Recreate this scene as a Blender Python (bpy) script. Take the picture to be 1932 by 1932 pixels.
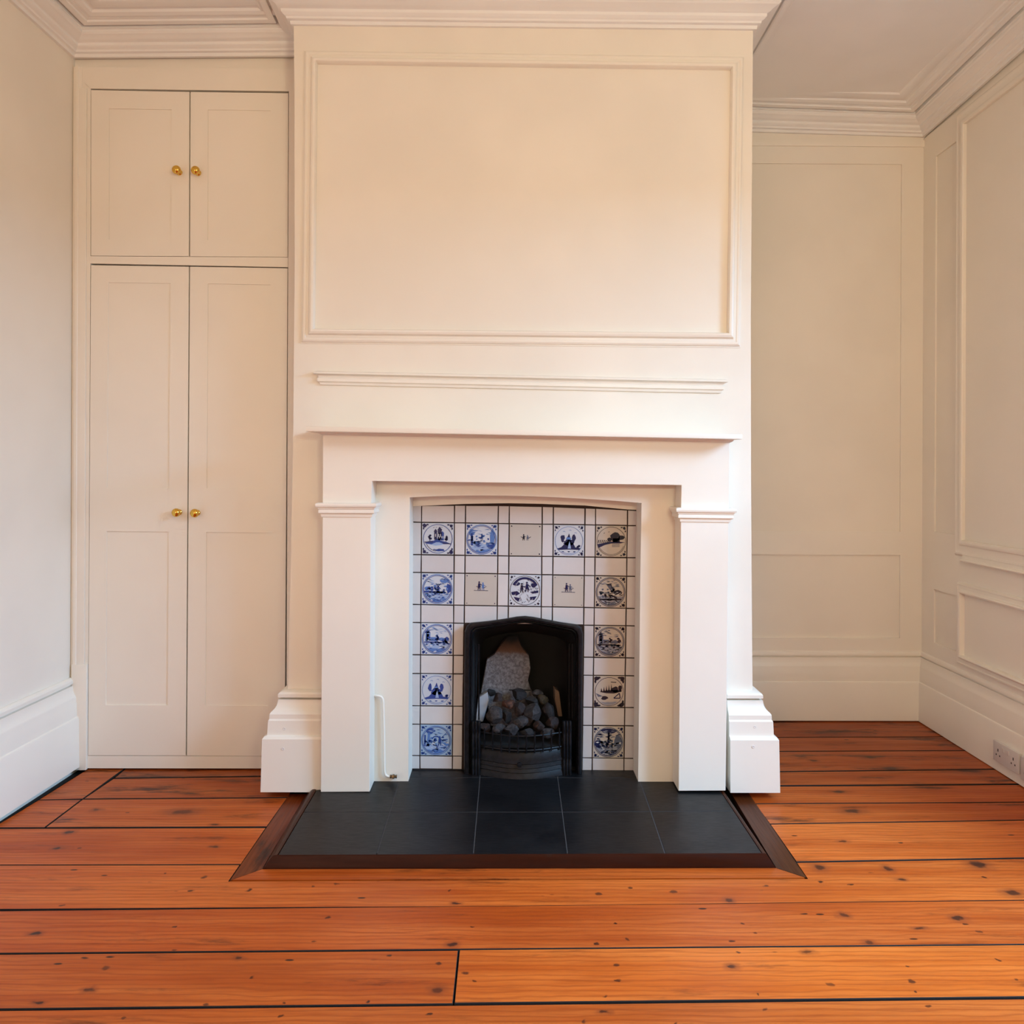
import bpy, bmesh, math, random
from mathutils import Vector, Matrix, noise
random.seed(7)
C = bpy.context.scene.collection
for o in list(bpy.data.objects): bpy.data.objects.remove(o, do_unlink=True)

# ------------------------------------------------------------------ camera
F, CX, CY = 1493.0, 966.0, 885.0
YAW, ROLL, H = 0.007, 0.0042, 1.20
FWD = Vector((math.sin(YAW), math.cos(YAW), 0)); RGT = Vector((math.cos(YAW), -math.sin(YAW), 0)); UP = Vector((0, 0, 1))
cr, sr = math.cos(ROLL), math.sin(ROLL)
cam_data = bpy.data.cameras.new('camera'); cam = bpy.data.objects.new('camera', cam_data); C.objects.link(cam)
cam_data.sensor_width = 36; cam_data.lens = F / 1932 * 36
cam_data.shift_y = -(966 - CY) / 1932
ax, ay, az = RGT * cr + UP * sr, -RGT * sr + UP * cr, -FWD
M = Matrix((ax, ay, az)).transposed().to_4x4(); M.translation = (0, 0, H)
cam.matrix_world = M
cam_data.clip_start = 0.02
bpy.context.scene.camera = cam

# ------------------------------------------------------------------ world, lights, exposure
sc = bpy.context.scene
sc.view_settings.view_transform = 'Standard'; sc.view_settings.look = 'None'
sc.view_settings.gamma = 1; sc.view_settings.use_curve_mapping = False
sc.view_settings.exposure = 0.08
w = bpy.data.worlds.new('sky'); sc.world = w; w.use_nodes = True
bg = w.node_tree.nodes['Background']; bg.inputs[0].default_value = (0.75, 0.85, 1.0, 1); bg.inputs[1].default_value = 0.0

def area(name, loc, target, sx, sy, power, col):
    l = bpy.data.lights.new(name, 'AREA'); l.shape = 'RECTANGLE'; l.size = sx; l.size_y = sy
    l.energy = power; l.color = col
    o = bpy.data.objects.new(name, l); C.objects.link(o); o.location = loc
    o.rotation_euler = (Vector(target) - Vector(loc)).to_track_quat('-Z', 'Y').to_euler()
    return o
# cool daylight through the side window, plus two added warm fills behind the camera
area('sky_side_window', (3.6, 0.95, 3.1), (0.0, 1.5, 0.9), 2.8, 1.8, 590, (0.345, 0.64, 1.0))
area('street_side_window', (2.6, 0.8, 1.25), (0.0, 1.3, 0.9), 2.6, 1.2, 14, (0.4, 0.65, 1.0))
area('rear_fill', (-1.3, -2.6, 1.7), (2.0, 3.4, 1.8), 0.9, 1.2, 27, (1.0, 0.68, 0.5))  # added fill to lift the right wall and alcove, no such lamp known
area('ceiling_fill', (0.9, -0.9, 1.75), (1.0, 0.1, 2.9), 0.5, 0.5, 43, (0.98, 0.90, 0.62))  # added upward fill that brightens the ceiling and right side

# ------------------------------------------------------------------ measuring helpers: where a sight line meets a plane of the room
def ray(px, py):
    u2, v2 = (px - CX) / F, (py - CY) / F
    u, v = cr * u2 + sr * v2, -sr * u2 + cr * v2
    return RGT * u + FWD - UP * v
O = Vector((0, 0, H))
def onY(px, py, Y):
    d = ray(px, py); return O + d * (Y / d.y)
def onZ(px, py, Z=0.0):
    d = ray(px, py); return O + d * ((Z - H) / d.z)
XR0, XRB = 2.006, 0.0133
def xr(y): return XR0 + XRB * (y - 3.9)
def onR(px, py, off=0.0):          # right wall plane
    d = ray(px, py); t = (XR0 - XRB * 3.9 - off) / (d.x - XRB * d.y); return O + d * t
XL0, XLB = -1.718, 0.0405
def xl(y): return XL0 + XLB * (y - 3.3)

# ------------------------------------------------------------------ mesh helpers
def prop(o, label=None, cat=None, group=None, kind=None):
    if label: o['label'] = label
    if cat: o['category'] = cat
    if group: o['group'] = group
    if kind: o['kind'] = kind
    return o
def link(name, me, mat, parent=None):
    o = bpy.data.objects.new(name, me); C.objects.link(o)
    if mat: me.materials.append(mat)
    if parent: o.parent = parent
    return o
def finish(bm, name, mat, parent=None, smooth=None, origin=None):
    bmesh.ops.recalc_face_normals(bm, faces=bm.faces)
    me = bpy.data.meshes.new(name)
    if origin is not None: bmesh.ops.translate(bm, verts=bm.verts, vec=-Vector(origin))
    bm.to_mesh(me); bm.free()
    if smooth is not None:
        for p in me.polygons: p.use_smooth = True
        me.set_sharp_from_angle(angle=math.radians(smooth))
    o = link(name, me, mat, parent)
    if origin is not None: o.location = Vector(origin)
    return o
def thing(name, loc, label, cat, group=None):
    o = bpy.data.objects.new(name, None); C.objects.link(o); o.location = loc; o.empty_display_size = .05
    return prop(o, label, cat, group)
def child(o, par):
    """parent keeping the world place (parents here only have a translation)"""
    o.parent = par; o.location = o.location - par.location
    return o
def add_prism(bm, pts, vec, bev=0.0, seg=2):
    pts = [Vector(p) for p in pts]; vec = Vector(vec)
    a = [bm.verts.new(p) for p in pts]; b = [bm.verts.new(p + vec) for p in pts]
    n = len(pts); fs = [bm.faces.new(a), bm.faces.new(list(reversed(b)))]
    for i in range(n): fs.append(bm.faces.new((a[i], b[i], b[(i + 1) % n], a[(i + 1) % n])))
    bmesh.ops.recalc_face_normals(bm, faces=fs)
    if bev:
        es = set(e for f in fs for e in f.edges)
        bmesh.ops.bevel(bm, geom=list(es), offset=bev, segments=seg, profile=.6, affect='EDGES', clamp_overlap=True)
def add_box(bm, a, b, bev=0.0):
    a, b = Vector(a), Vector(b)
    add_prism(bm, [(a.x, a.y, a.z), (b.x, a.y, a.z), (b.x, a.y, b.z), (a.x, a.y, b.z)], (0, b.y - a.y, 0), bev)
def prism(name, pts, vec, mat, parent=None, bev=0.0, smooth=35, origin=None):
    bm = bmesh.new(); add_prism(bm, pts, vec, bev)
    return finish(bm, name, mat, parent, smooth if bev else None, origin)
def add_sweep(bm, path, N, prof, closed=False, side=1, cap=True):
    path = [Vector(p) for p in path]; N = Vector(N).normalized(); n = len(path)
    nor = []
    m = n if closed else n - 1
    for i in range(m):
        t = path[(i + 1) % n] - path[i]; t -= N * t.dot(N); t.normalize()
        nor.append(N.cross(t) * side)
    rings = []
    for i in range(n):
        if closed: n1, n2 = nor[i - 1], nor[i]
        else: n1 = nor[max(i - 1, 0)]; n2 = nor[min(i, n - 2)]
        mm = (n1 + n2) / (1 + n1.dot(n2))
        rings.append([bm.verts.new(path[i] + mm * a + N * b) for a, b in prof])
    k = len(prof)
    for i in range(m):
        r, s = rings[i], rings[(i + 1) % n]
        for j in range(k - 1): bm.faces.new((r[j], r[j + 1], s[j + 1], s[j]))
    if cap and not closed:
        bm.faces.new(rings[0]); bm.faces.new(list(reversed(rings[-1])))
def sweep(name, path, N, prof, mat, parent=None, closed=False, side=1, smooth=28):
    bm = bmesh.new(); add_sweep(bm, path, N, prof, closed, side)
    return finish(bm, name, mat, parent, smooth)
def add_lathe(bm, c, axis, prof, seg=20):
    """prof: (radius, distance along axis)"""
    c = Vector(c); ax = Vector(axis).normalized(); q = ax.to_track_quat('Z', 'Y')
    u, v = q @ Vector((1, 0, 0)), q @ Vector((0, 1, 0)); prev = None
    for r, d in prof:
        if r < 1e-6: ring = [bm.verts.new(c + ax * d)]
        else: ring = [bm.verts.new(c + ax * d + (u * math.cos(2 * math.pi * i / seg) + v * math.sin(2 * math.pi * i / seg)) * r) for i in range(seg)]
        if prev:
            for i in range(seg):
                j = (i + 1) % seg
                if len(prev) == 1 and len(ring) == 1: pass
                elif len(prev) == 1: bm.faces.new((prev[0], ring[i], ring[j]))
                elif len(ring) == 1: bm.faces.new((prev[i], prev[j], ring[0]))
                else: bm.faces.new((prev[i], prev[j], ring[j], ring[i]))
        prev = ring
def add_tube(bm, pts, r, seg=8, cap=True):
    pts = [Vector(p) for p in pts]; n = len(pts); rings = []
    ref = None
    for i, p in enumerate(pts):
        t = (pts[min(i + 1, n - 1)] - pts[max(i - 1, 0)]).normalized()
        if ref is None: ref = t.orthogonal().normalized()
        ref = (ref - t * ref.dot(t)).normalized(); b = t.cross(ref)
        rr = r[i] if isinstance(r, (list, tuple)) else r
        rings.append([bm.verts.new(p + (ref * math.cos(2 * math.pi * k / seg) + b * math.sin(2 * math.pi * k / seg)) * rr) for k in range(seg)])
    for i in range(n - 1):
        for k in range(seg):
            j = (k + 1) % seg; bm.faces.new((rings[i][k], rings[i][j], rings[i + 1][j], rings[i + 1][k]))
    if cap: bm.faces.new(rings[0]); bm.faces.new(list(reversed(rings[-1])))

# ------------------------------------------------------------------ materials
def srgb(r, g, b):
    f = lambda c: (c / 255 / 12.92) if c / 255 <= .04045 else ((c / 255 + .055) / 1.055) ** 2.4
    return (f(r), f(g), f(b), 1)
class NT:
    def __init__(s, name):
        s.m = bpy.data.materials.new(name); s.m.use_nodes = True; s.t = s.m.node_tree; s.b = s.t.nodes['Principled BSDF']
    def n(s, typ, **kw):
        nd = s.t.nodes.new(typ)
        for k, v in kw.items():
            if k.startswith('i_'):
                key = k[2:]; key = int(key) if key.isdigit() else key
                nd.inputs[key].default_value = v
            else: setattr(nd, k, v)
        return nd
    def l(s, a, b): s.t.links.new(a, b)
    def mix(s, fac, a, b, mode='MIX'):
        nd = s.n('ShaderNodeMix', data_type='RGBA', blend_type=mode)
        for sock, v in ((nd.inputs[0], fac), (nd.inputs[6], a), (nd.inputs[7], b)):
            if hasattr(v, 'is_linked'): s.l(v, sock)
            else: sock.default_value = v
        return nd.outputs[2]
    def math(s, op, a, b=0.0, clamp=False):
        nd = s.n('ShaderNodeMath', operation=op, use_clamp=clamp)
        for sock, v in ((nd.inputs[0], a), (nd.inputs[1], b)):
            if hasattr(v, 'is_linked'): s.l(v, sock)
            else: sock.default_value = v
        return nd.outputs[0]
    def ramp(s, x, lo, hi, a=0.0, b=1.0):
        nd = s.n('ShaderNodeMapRange', interpolation_type='SMOOTHSTEP'); s.l(x, nd.inputs[0])
        for i, v in zip((1, 2, 3, 4), (lo, hi, a, b)): nd.inputs[i].default_value = v
        return nd.outputs[0]
    def noise(s, vec, scale, det=3, rough=.5):
        nd = s.n('ShaderNodeTexNoise'); nd.inputs['Scale'].default_value = scale; nd.inputs['Detail'].default_value = det; nd.inputs['Roughness'].default_value = rough
        if vec is not None: s.l(vec, nd.inputs['Vector'])
        return nd.outputs['Fac']
    def pos(s, scale=(1, 1, 1), off=None):
        g = s.n('ShaderNodeNewGeometry'); mp = s.n('ShaderNodeMapping'); s.l(g.outputs['Position'], mp.inputs['Vector'])
        mp.inputs['Scale'].default_value = scale
        if off: mp.inputs['Location'].default_value = off
        return mp.outputs['Vector']
    def bump(s, h, st, dist=.001):
        nd = s.n('ShaderNodeBump'); nd.inputs['Strength'].default_value = st; nd.inputs['Distance'].default_value = dist
        s.l(h, nd.inputs['Height']); s.l(nd.outputs[0], s.b.inputs['Normal'])
def paint(name, col, rough, var=.03, bump=.12):
    m = NT(name); p = m.pos()
    n = m.noise(p, 2.2, 3)
    c2 = tuple(max(0, x * (1 - var * 2)) for x in col[:3]) + (1,)
    m.l(m.mix(m.ramp(n, .3, .7), col, c2), m.b.inputs['Base Color'])
    m.b.inputs['Roughness'].default_value = rough
    m.bump(m.noise(p, 220, 2), bump, .0004)
    return m.m
def flat(name, col, rough=.5, metal=0.0, coat=0.0):
    m = NT(name); m.b.inputs['Base Color'].default_value = col; m.b.inputs['Roughness'].default_value = rough
    m.b.inputs['Metallic'].default_value = metal; m.b.inputs['Coat Weight'].default_value = coat
    return m.m
CREAM = (0.93, 0.85, 0.735, 1)
M_wall = paint('cream_wall_paint', CREAM, .6)
M_joinery = paint('cream_eggshell_joinery', (0.93, 0.855, 0.745, 1), .38, .02, .06)
M_ceil = paint('white_ceiling_paint', (0.94, 0.905, 0.87, 1), .75)
M_dark = flat('dark_gap', (0.012, 0.008, 0.006, 1), .9)
M_brass = NT('polished_brass'); M_brass.b.inputs['Base Color'].default_value = (0.78, 0.50, 0.10, 1); M_brass.b.inputs['Metallic'].default_value = 1; M_brass.b.inputs['Roughness'].default_value = .13; M_brass = M_brass.m
M_plastic = flat('white_plastic', (0.72, 0.66, 0.62, 1), .35)
M_hole = flat('socket_hole', (0.03, 0.02, 0.02, 1), .7)
M_screw = flat('painted_screw', (0.80, 0.74, 0.68, 1), .4)

def iron():
    m = NT('blackened_cast_iron'); p = m.pos()
    n = m.noise(p, 60, 4)
    m.l(m.mix(m.ramp(n, .35, .7), (0.004, 0.004, 0.005, 1), (0.010, 0.010, 0.013, 1)), m.b.inputs['Base Color'])
    m.b.inputs['Roughness'].default_value = .4; m.b.inputs['Metallic'].default_value = .0; m.b.inputs['Specular IOR Level'].default_value = .22
    m.bump(m.noise(p, 300, 3), .35, .0008); return m.m
M_iron = iron()
def soot():
    m = NT('sooty_iron'); m.b.inputs['Base Color'].default_value = (0.006, 0.005, 0.005, 1); m.b.inputs['Roughness'].default_value = .85; return m.m
M_soot = soot()
def firebrick():
    m = NT('ash_pale_firebrick'); p = m.pos()
    n = m.noise(p, 90, 5, .7); g = m.n('ShaderNodeNewGeometry'); sx = m.n('ShaderNodeSeparateXYZ'); m.l(g.outputs['Position'], sx.inputs[0])
    base = m.mix(m.ramp(n, .3, .75), (0.09, 0.075, 0.072, 1), (0.26, 0.235, 0.235, 1))
    up = m.ramp(m.math('ADD', sx.outputs['Z'], m.math('MULTIPLY', m.noise(p, 25, 3), .03)), .452, .478)   # scorched brown above the ash line
    c = m.mix(up, base, (0.10, 0.045, 0.022, 1))
    side = m.math('ABSOLUTE', m.math('SUBTRACT', sx.outputs['X'], 0.005))
    wob = m.math('MULTIPLY', m.noise(p, 18, 3), .05)
    hgt = m.ramp(m.math('ADD', sx.outputs['Z'], wob), .485, .545)
    c = m.mix(hgt, c, (0.006, 0.005, 0.005, 1))
    m.l(c, m.b.inputs['Base Color']); m.b.inputs['Roughness'].default_value = .95
    m.bump(n, .8, .003); return m.m
M_brick = firebrick()
def slate():
    m = NT('honed_black_slate'); p = m.pos(); n = m.noise(p, 7, 5, .6); n2 = m.noise(m.pos((6, 60, 1)), 4, 4)
    c = m.mix(m.ramp(n, .3, .75), (0.004, 0.004, 0.005, 1), (0.010, 0.010, 0.011, 1))
    m.l(c, m.b.inputs['Base Color'])
    m.l(m.ramp(n2, .2, .8, .34, .5), m.b.inputs['Roughness']); m.b.inputs['Specular IOR Level'].default_value = .25
    m.bump(m.noise(p, 60, 5, .6), .25, .0012); return m.m
M_slate = slate()
M_grout = flat('pale_slate_grout', (0.055, 0.05, 0.05, 1), .9)
def glaze(name, c1, c2, rough=.22):
    m = NT(name); oi = m.n('ShaderNodeObjectInfo'); p = m.pos()
    n = m.noise(p, 9, 3)
    c = m.mix(oi.outputs['Random'], c1, c2)
    c = m.mix(m.ramp(n, .35, .8, 0, .35), c, tuple(x * .86 for x in c1[:3]) + (1,))
    m.l(c, m.b.inputs['Base Color']); m.b.inputs['Roughness'].default_value = rough
    m.bump(m.noise(p, 14, 3), .5, .0015); return m.m
M_tile = glaze('white_tin_glaze', (0.70, 0.655, 0.635, 1), (0.62, 0.58, 0.575, 1))
M_tile_blue = glaze('bluish_white_glaze', (0.62, 0.64, 0.68, 1), (0.56, 0.59, 0.64, 1))
M_tile_buff = glaze('buff_glaze', (0.58, 0.52, 0.45, 1), (0.55, 0.49, 0.43, 1))
M_tile_wash = glaze('pale_blue_glaze', (0.36, 0.47, 0.60, 1), (0.34, 0.45, 0.58, 1))
M_mortar = flat('dark_brown_tile_joint', (0.035, 0.018, 0.012, 1), .9)
INK = {'n': flat('navy_ink', (0.012, 0.018, 0.075, 1), .25), 'b': flat('cobalt_ink', (0.025, 0.065, 0.26, 1), .25),
       'm': flat('mid_blue_ink', (0.10, 0.20, 0.46, 1), .25), 'l': flat('light_blue_wash', (0.32, 0.42, 0.62, 1), .25),
       'k': flat('black_blue_ink', (0.012, 0.016, 0.035, 1), .25), 'g': flat('grey_blue_ink', (0.10, 0.125, 0.19, 1), .25),
       'h': flat('pale_grey_wash', (0.27, 0.29, 0.35, 1), .25), 'w': flat('white_reserve', (0.66, 0.67, 0.70, 1), .25)}
INKO = list('nbmlkghw')

def wood(name, knots, tint=(1, 1, 1), dark=0.0, seed=0.0, along='x'):
    m = NT(name); tc = 1
    # grain runs along the board
    sc1 = (1.6, 42, 6) if along == 'x' else (42, 1.6, 6)
    sc2 = (.5, 9, 3) if along == 'x' else (9, .5, 3)
    sp = (seed * 3.7, seed * 1.3, seed)
    g1 = m.noise(m.pos(sc1, sp), 2.4, 5, .65)
    g2 = m.noise(m.pos(sc2, sp), 2.0, 4, .6)
    broad = m.noise(m.pos((.9, 2.6, 1), sp), 1.6, 3, .6)
    t = lambda c: (c[0] * tint[0], c[1] * tint[1], c[2] * tint[2], 1)
    c = m.mix(m.ramp(broad, .25, .75), t((0.56, 0.105, 0.012)), t((0.40, 0.062, 0.006)))
    c = m.mix(m.ramp(g2, .35, .72, 0, .75), c, t((0.68, 0.165, 0.028)))
    c = m.mix(m.ramp(g1, .50, .78, 0, .5), c, t((0.22, 0.032, 0.005)))
    wv = m.n('ShaderNodeTexWave', wave_type='BANDS', bands_direction='Y' if along == 'x' else 'X'); m.l(m.pos((.22, 1, 1) if along == 'x' else (1, .22, 1), sp), wv.inputs['Vector'])
    wv.inputs['Scale'].default_value = 17; wv.inputs['Distortion'].default_value = 5.5; wv.inputs['Detail'].default_value = 3; wv.inputs['Detail Scale'].default_value = 1.3
    c = m.mix(m.ramp(wv.outputs['Fac'], .55, 1.0, 0, .42), c, t((0.30, 0.045, 0.006)))
    g3 = m.noise(m.pos((5, 230, 6) if along == 'x' else (230, 5, 6), sp), 2.0, 3, .6)
    c = m.mix(m.ramp(g3, .52, .75, 0, .38), c, t((0.24, 0.036, 0.006)))
    # black worn stains
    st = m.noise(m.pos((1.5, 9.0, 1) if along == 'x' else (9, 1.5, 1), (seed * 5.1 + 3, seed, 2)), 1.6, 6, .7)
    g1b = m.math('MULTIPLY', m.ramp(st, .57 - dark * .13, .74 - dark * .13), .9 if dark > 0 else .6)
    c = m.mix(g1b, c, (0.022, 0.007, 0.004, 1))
    # small pits and nail holes
    vo = m.n('ShaderNodeTexVoronoi'); vo.inputs['Scale'].default_value = 1.0
    m.l(m.pos((6, 18, 1) if along == 'x' else (18, 6, 1), sp), vo.inputs['Vector']); vo.inputs['Randomness'].default_value = 1
    pit = m.ramp(vo.outputs['Distance'], .05, .085, .95, 0)
    gate = m.ramp(m.noise(m.pos((2, 5, 1), sp), 2.7, 2), .47, .53)
    c = m.mix(m.math('MULTIPLY', pit, gate), c, (0.03, 0.010, 0.006, 1))
    # knots at their places
    geo = m.n('ShaderNodeNewGeometry'); P = geo.outputs['Position']
    if knots:
        wn = m.n('ShaderNodeTexNoise'); wn.inputs['Scale'].default_value = 38; m.l(P, wn.inputs['Vector'])
        ws = m.n('ShaderNodeVectorMath', operation='MULTIPLY_ADD'); m.l(wn.outputs['Color'], ws.inputs[0]); ws.inputs[1].default_value = (.03, .018, 0); ws.inputs[2].default_value = (-.015, -.009, 0)
        wa = m.n('ShaderNodeVectorMath', operation='ADD'); m.l(P, wa.inputs[0]); m.l(ws.outputs[0], wa.inputs[1]); Pw = wa.outputs[0]
        mk = None; halo = None
        for (kx, ky, rx, ry, s) in knots:
            sb = m.n('ShaderNodeVectorMath', operation='SUBTRACT'); m.l(Pw, sb.inputs[0]); sb.inputs[1].default_value = (kx, ky, 0)
            ml = m.n('ShaderNodeVectorMath', operation='MULTIPLY'); m.l(sb.outputs[0], ml.inputs[0]); ml.inputs[1].default_value = (1 / rx, 1 / ry, 0)
            ln = m.n('ShaderNodeVectorMath', operation='LENGTH'); m.l(ml.outputs[0], ln.inputs[0]); L = ln.outputs['Value']
            a = m.ramp(L, .45, 1.15, s * random.uniform(.7, 1), 0)
            mk = a if mk is None else m.math('MAXIMUM', mk, a)
            if rx > .011:
                hh = m.ramp(L, .8, 2.6, .55, 0); halo = hh if halo is None else m.math('MAXIMUM', halo, hh)
        if halo is not None: c = m.mix(halo, c, t((0.22, 0.045, 0.012)))
        c = m.mix(mk, c, (0.034, 0.010, 0.006, 1))
    m.l(c, m.b.inputs['Base Color'])
    m.l(m.ramp(g1, .3, .8, .30, .48), m.b.inputs['Roughness'])
    m.b.inputs['Specular IOR Level'].default_value = .17
    m.bump(g1, .22, .0012)
    return m.m

# ------------------------------------------------------------------ room shell
YC, YREAR = 2.95, -4.2          # chimney face, wall behind the camera
YL = 3.15                        # cupboard front
YR = 3.80                        # right alcove back
YT = 3.068                       # tiled back of the fireplace niche
YS = 2.85                        # front of the surround
ZT = 3.05
def struct(o): o['kind'] = 'structure'; return o

cL = [(552.5, 40), (555.5, 160), (556, 500), (553.5, 800), (549, 1050), (543, 1300), (540.5, 1400)]
cR = [(1421, 50), (1419, 300), (1416.5, 600), (1417, 900), (1418.5, 1150), (1419.7, 1290), (1420, 1400)]
Lp = [onY(x, y, YC) for x, y in cL]; Rp = [onY(x, y, YC) for x, y in cR]
def toz(p, q, z):
    t = (z - p.z) / (q.z - p.z); return p + (q - p) * t
Lp[0] = Vector((Lp[0].x, YC, ZT)); Rp[0] = Vector((Rp[0].x, YC, ZT)); Lp.append(Vector((Lp[-1].x, YC, .0355))); Rp.append(Vector((Rp[-1].x, YC, .0355)))
# chimney front: one slab pierced by the flat-arched niche
arch_px = [(770.5, 1476), (771, 1300), (772, 1100), (773, 938.5), (800, 937), (850, 935.3), (900, 934.8), (960, 935.2), (1010, 936.5), (1060, 938.8), (1110, 941.6), (1160, 944.8), (1210.5, 949), (1208, 1100), (1206, 1300), (1204, 1476)]
arch = [onY(x, y, YC) for x, y in arch_px]; arch[0].z = .0355; arch[-1].z = .0355
wall_ch = prism('wall_chimney', Rp + list(reversed(Lp))[0:0] + list(reversed(arch)) + list(reversed(Lp)), (0, YT - YC - .0005, 0), M_wall)
struct(wall_ch)
# sides of the breast run back to the alcoves
def side(name, pts, back, th):
    bm = bmesh.new()
    a = [bm.verts.new(p + Vector((0, .0, 0))) for p in pts]; b = [bm.verts.new(Vector((p.x, back, p.z))) for p in pts]
    a2 = [bm.verts.new(p + Vector((th, .0, 0))) for p in pts]; b2 = [bm.verts.new(Vector((p.x + th, back, p.z))) for p in pts]
    for i in range(len(pts) - 1):
        bm.faces.new((a[i], b[i], b[i + 1], a[i + 1])); bm.faces.new((a2[i], a2[i + 1], b2[i + 1], b2[i]))
        bm.faces.new((a[i], a[i + 1], a2[i + 1], a2[i])); bm.faces.new((b[i], b2[i], b2[i + 1], b[i + 1]))
    bm.faces.new((a[0], a2[0], b2[0], b[0])); bm.faces.new((a[-1], b[-1], b2[-1], a2[-1]))
    return struct(finish(bm, name, M_wall, wall_ch))
o = side('breast_side', [p + Vector((0, YT - YC, 0)) for p in Lp], 3.95, .04)
o = side('breast_side', [p + Vector((0, YT - YC, 0)) for p in Rp], 3.95, -.04)

def wall_box(name, a, b, mat=None): 
    bm = bmesh.new(); add_box(bm, a, b); return struct(finish(bm, name, mat or M_wall))
wall_back = wall_box('wall_back', (-2.1, YR + .009, -.1), (2.3, YR + .2, ZT))
# left wall (slightly out of square)
prism('wall_left', [(xl(YREAR), YREAR, -.1), (xl(3.9), 3.9, -.1), (xl(3.9), 3.9, ZT), (xl(YREAR), YREAR, ZT)], (-.15, 0, 0), M_wall)['kind'] = 'structure'
# right wall with the window opening beside the camera
wy0, wy1, wz0, wz1 = -.3, 2.35, .55, 2.35
bm = bmesh.new()
for (a, b, z0, z1) in ((YREAR, wy0, -.1, ZT), (wy1, 3.95, -.1, ZT), (wy0, wy1, -.1, wz0), (wy0, wy1, wz1, ZT)):
    add_prism(bm, [(xr(a) + .008, a, z0), (xr(b) + .008, b, z0), (xr(b) + .008, b, z1), (xr(a) + .008, a, z1)], (.2, 0, 0))
wall_right = struct(finish(bm, 'wall_right', M_wall))
# wall behind the camera with a second window
bm = bmesh.new(); rx0, rx1 = -1.2, 1.3
for (a, b, z0, z1) in ((-2.25, rx0, -.1, ZT), (rx1, 2.3, -.1, ZT), (rx0, rx1, -.1, wz0), (rx0, rx1, wz1, ZT)):
    add_box(bm, (a, YREAR - .2, z0), (b, YREAR, z1))
struct(finish(bm, 'wall_rear', M_wall))
def window(name, org, ux, wdt):
    bm = bmesh.new(); ux = Vector(ux); org = Vector(org); nn = Vector((0, 0, 1)).cross(ux)
    def bar(u0, u1, z0, z1, d=.05):
        add_prism(bm, [org + ux * u0 + UP * z0, org + ux * u1 + UP * z0, org + ux * u1 + UP * z1, org + ux * u0 + UP * z1], nn * d)
    bar(0, .06, wz0, wz1); bar(wdt - .06, wdt, wz0, wz1); bar(.06, wdt - .06, wz0, wz0 + .08); bar(.06, wdt - .06, wz1 - .06, wz1)
    bar(.06, wdt - .06, 1.48, 1.53); bar(wdt / 2 - .015, wdt / 2 + .015, wz0 + .08, wz1 - .06, .03)
    return struct(finish(bm, name, M_joinery))
window('window_1', (xr(wy0) + .12, wy0, 0), (0, 1, 0), wy1 - wy0)
window('window_2', (rx1, YREAR - .12, 0), (-1, 0, 0), rx1 - rx0)

# ------------------------------------------------------------------ cornice and ceiling
zcl = onY(138, 110, YL).z; zc1 = onY(552.5, 48, YC).z; zc2 = onY(1421, 57, YC).z; zcr = onY(1740, 259, YR).z
zclb = onY(553, 106.5, YL).z; zcrb = onY(1421, 247, YR).z
zRf = onR(1932, 93).z
xcl, xcr = Lp[1].x, Rp[1].x
path = [(xl(-4.15), -4.15, zcl + .06), (xl(YL), YL, zcl), (xcl, YL, zclb), (xcl, YC, zc1), (xcr, YC, zc2), (xcr, YR, zcrb), (xr(YR), YR, zcr), (xr(3.0), 3.0, zRf), (xr(0), 0.0, zRf + .03), (xr(-4.15), -4.15, zRf + .06)]
prof = [(0, .16), (0, -.002), (.012, -.002), (.014, .010), (.024, .013), (.026, .020), (.034, .024), (.040, .030), (.041, .040), (.050, .043), (.058, .050), (.074, .056), (.080, .062), (.080, .070), (.086, .071), (.087, .098), (.096, .098), (.098, .076), (.104, .074), (.122, .076), (.124, .083), (.134, .085), (.16, .094), (.163, .090)]
# wide moulded ceiling band along the walls, narrow one round the breast
wide = prof + [(.172, .089), (.19, .096), (.215, .104), (.225, .104), (.228, .099), (.24, .098), (.262, .104), (.27, .16)]
def run(name, p, pr, par=None):
    return sweep(name, p, (0, 0, 1), pr, M_ceil, par, side=-1, smooth=24)
bm = bmesh.new()
add_sweep(bm, path, (0, 0, 1), prof[:21] + [(.136, .083), (.142, .09), (.145, .16)], side=-1)
cornice = struct(finish(bm, 'trim_1', M_ceil, smooth=24))
flatband = [(.14, .16), (.14, .084), (.150, .083), (.165, .088), (.17, .096), (.185, .099), (.188, .093), (.20, .091), (.225, .097), (.232, .104), (.262, .107), (.268, .112), (.275, .16)]
def band(p):
    o = run('ceiling_band', p, flatband, cornice); return o
band([path[0], path[1], path[2]])
band([path[5], path[6], path[7], path[8], path[9]])
# ceiling: gently sagging old plaster following the cornice tops
def ceil_z(x, y): return 2.975 - .055 * (y - 2.0) if y > 2 else 2.975 + 0 * x
zc_c = lambda x, y: (zc1 + zc2) / 2 + .128 + (-.062 * (y - YC)) - .004 * x
bm = bmesh.new(); pts = [(-2.0, YREAR - .1), (2.3, YREAR - .1), (2.3, 3.95), (-2.0, 3.95)]
add_prism(bm, [(x, y, min(zc_c(x, max(y, 1.0)), 9)) for x, y in pts[:2]] + [(x, y, zc_c(x, y)) for x, y in pts[2:]], (0, 0, .2))
ceil_o = struct(finish(bm, 'ceiling', M_ceil))

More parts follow.
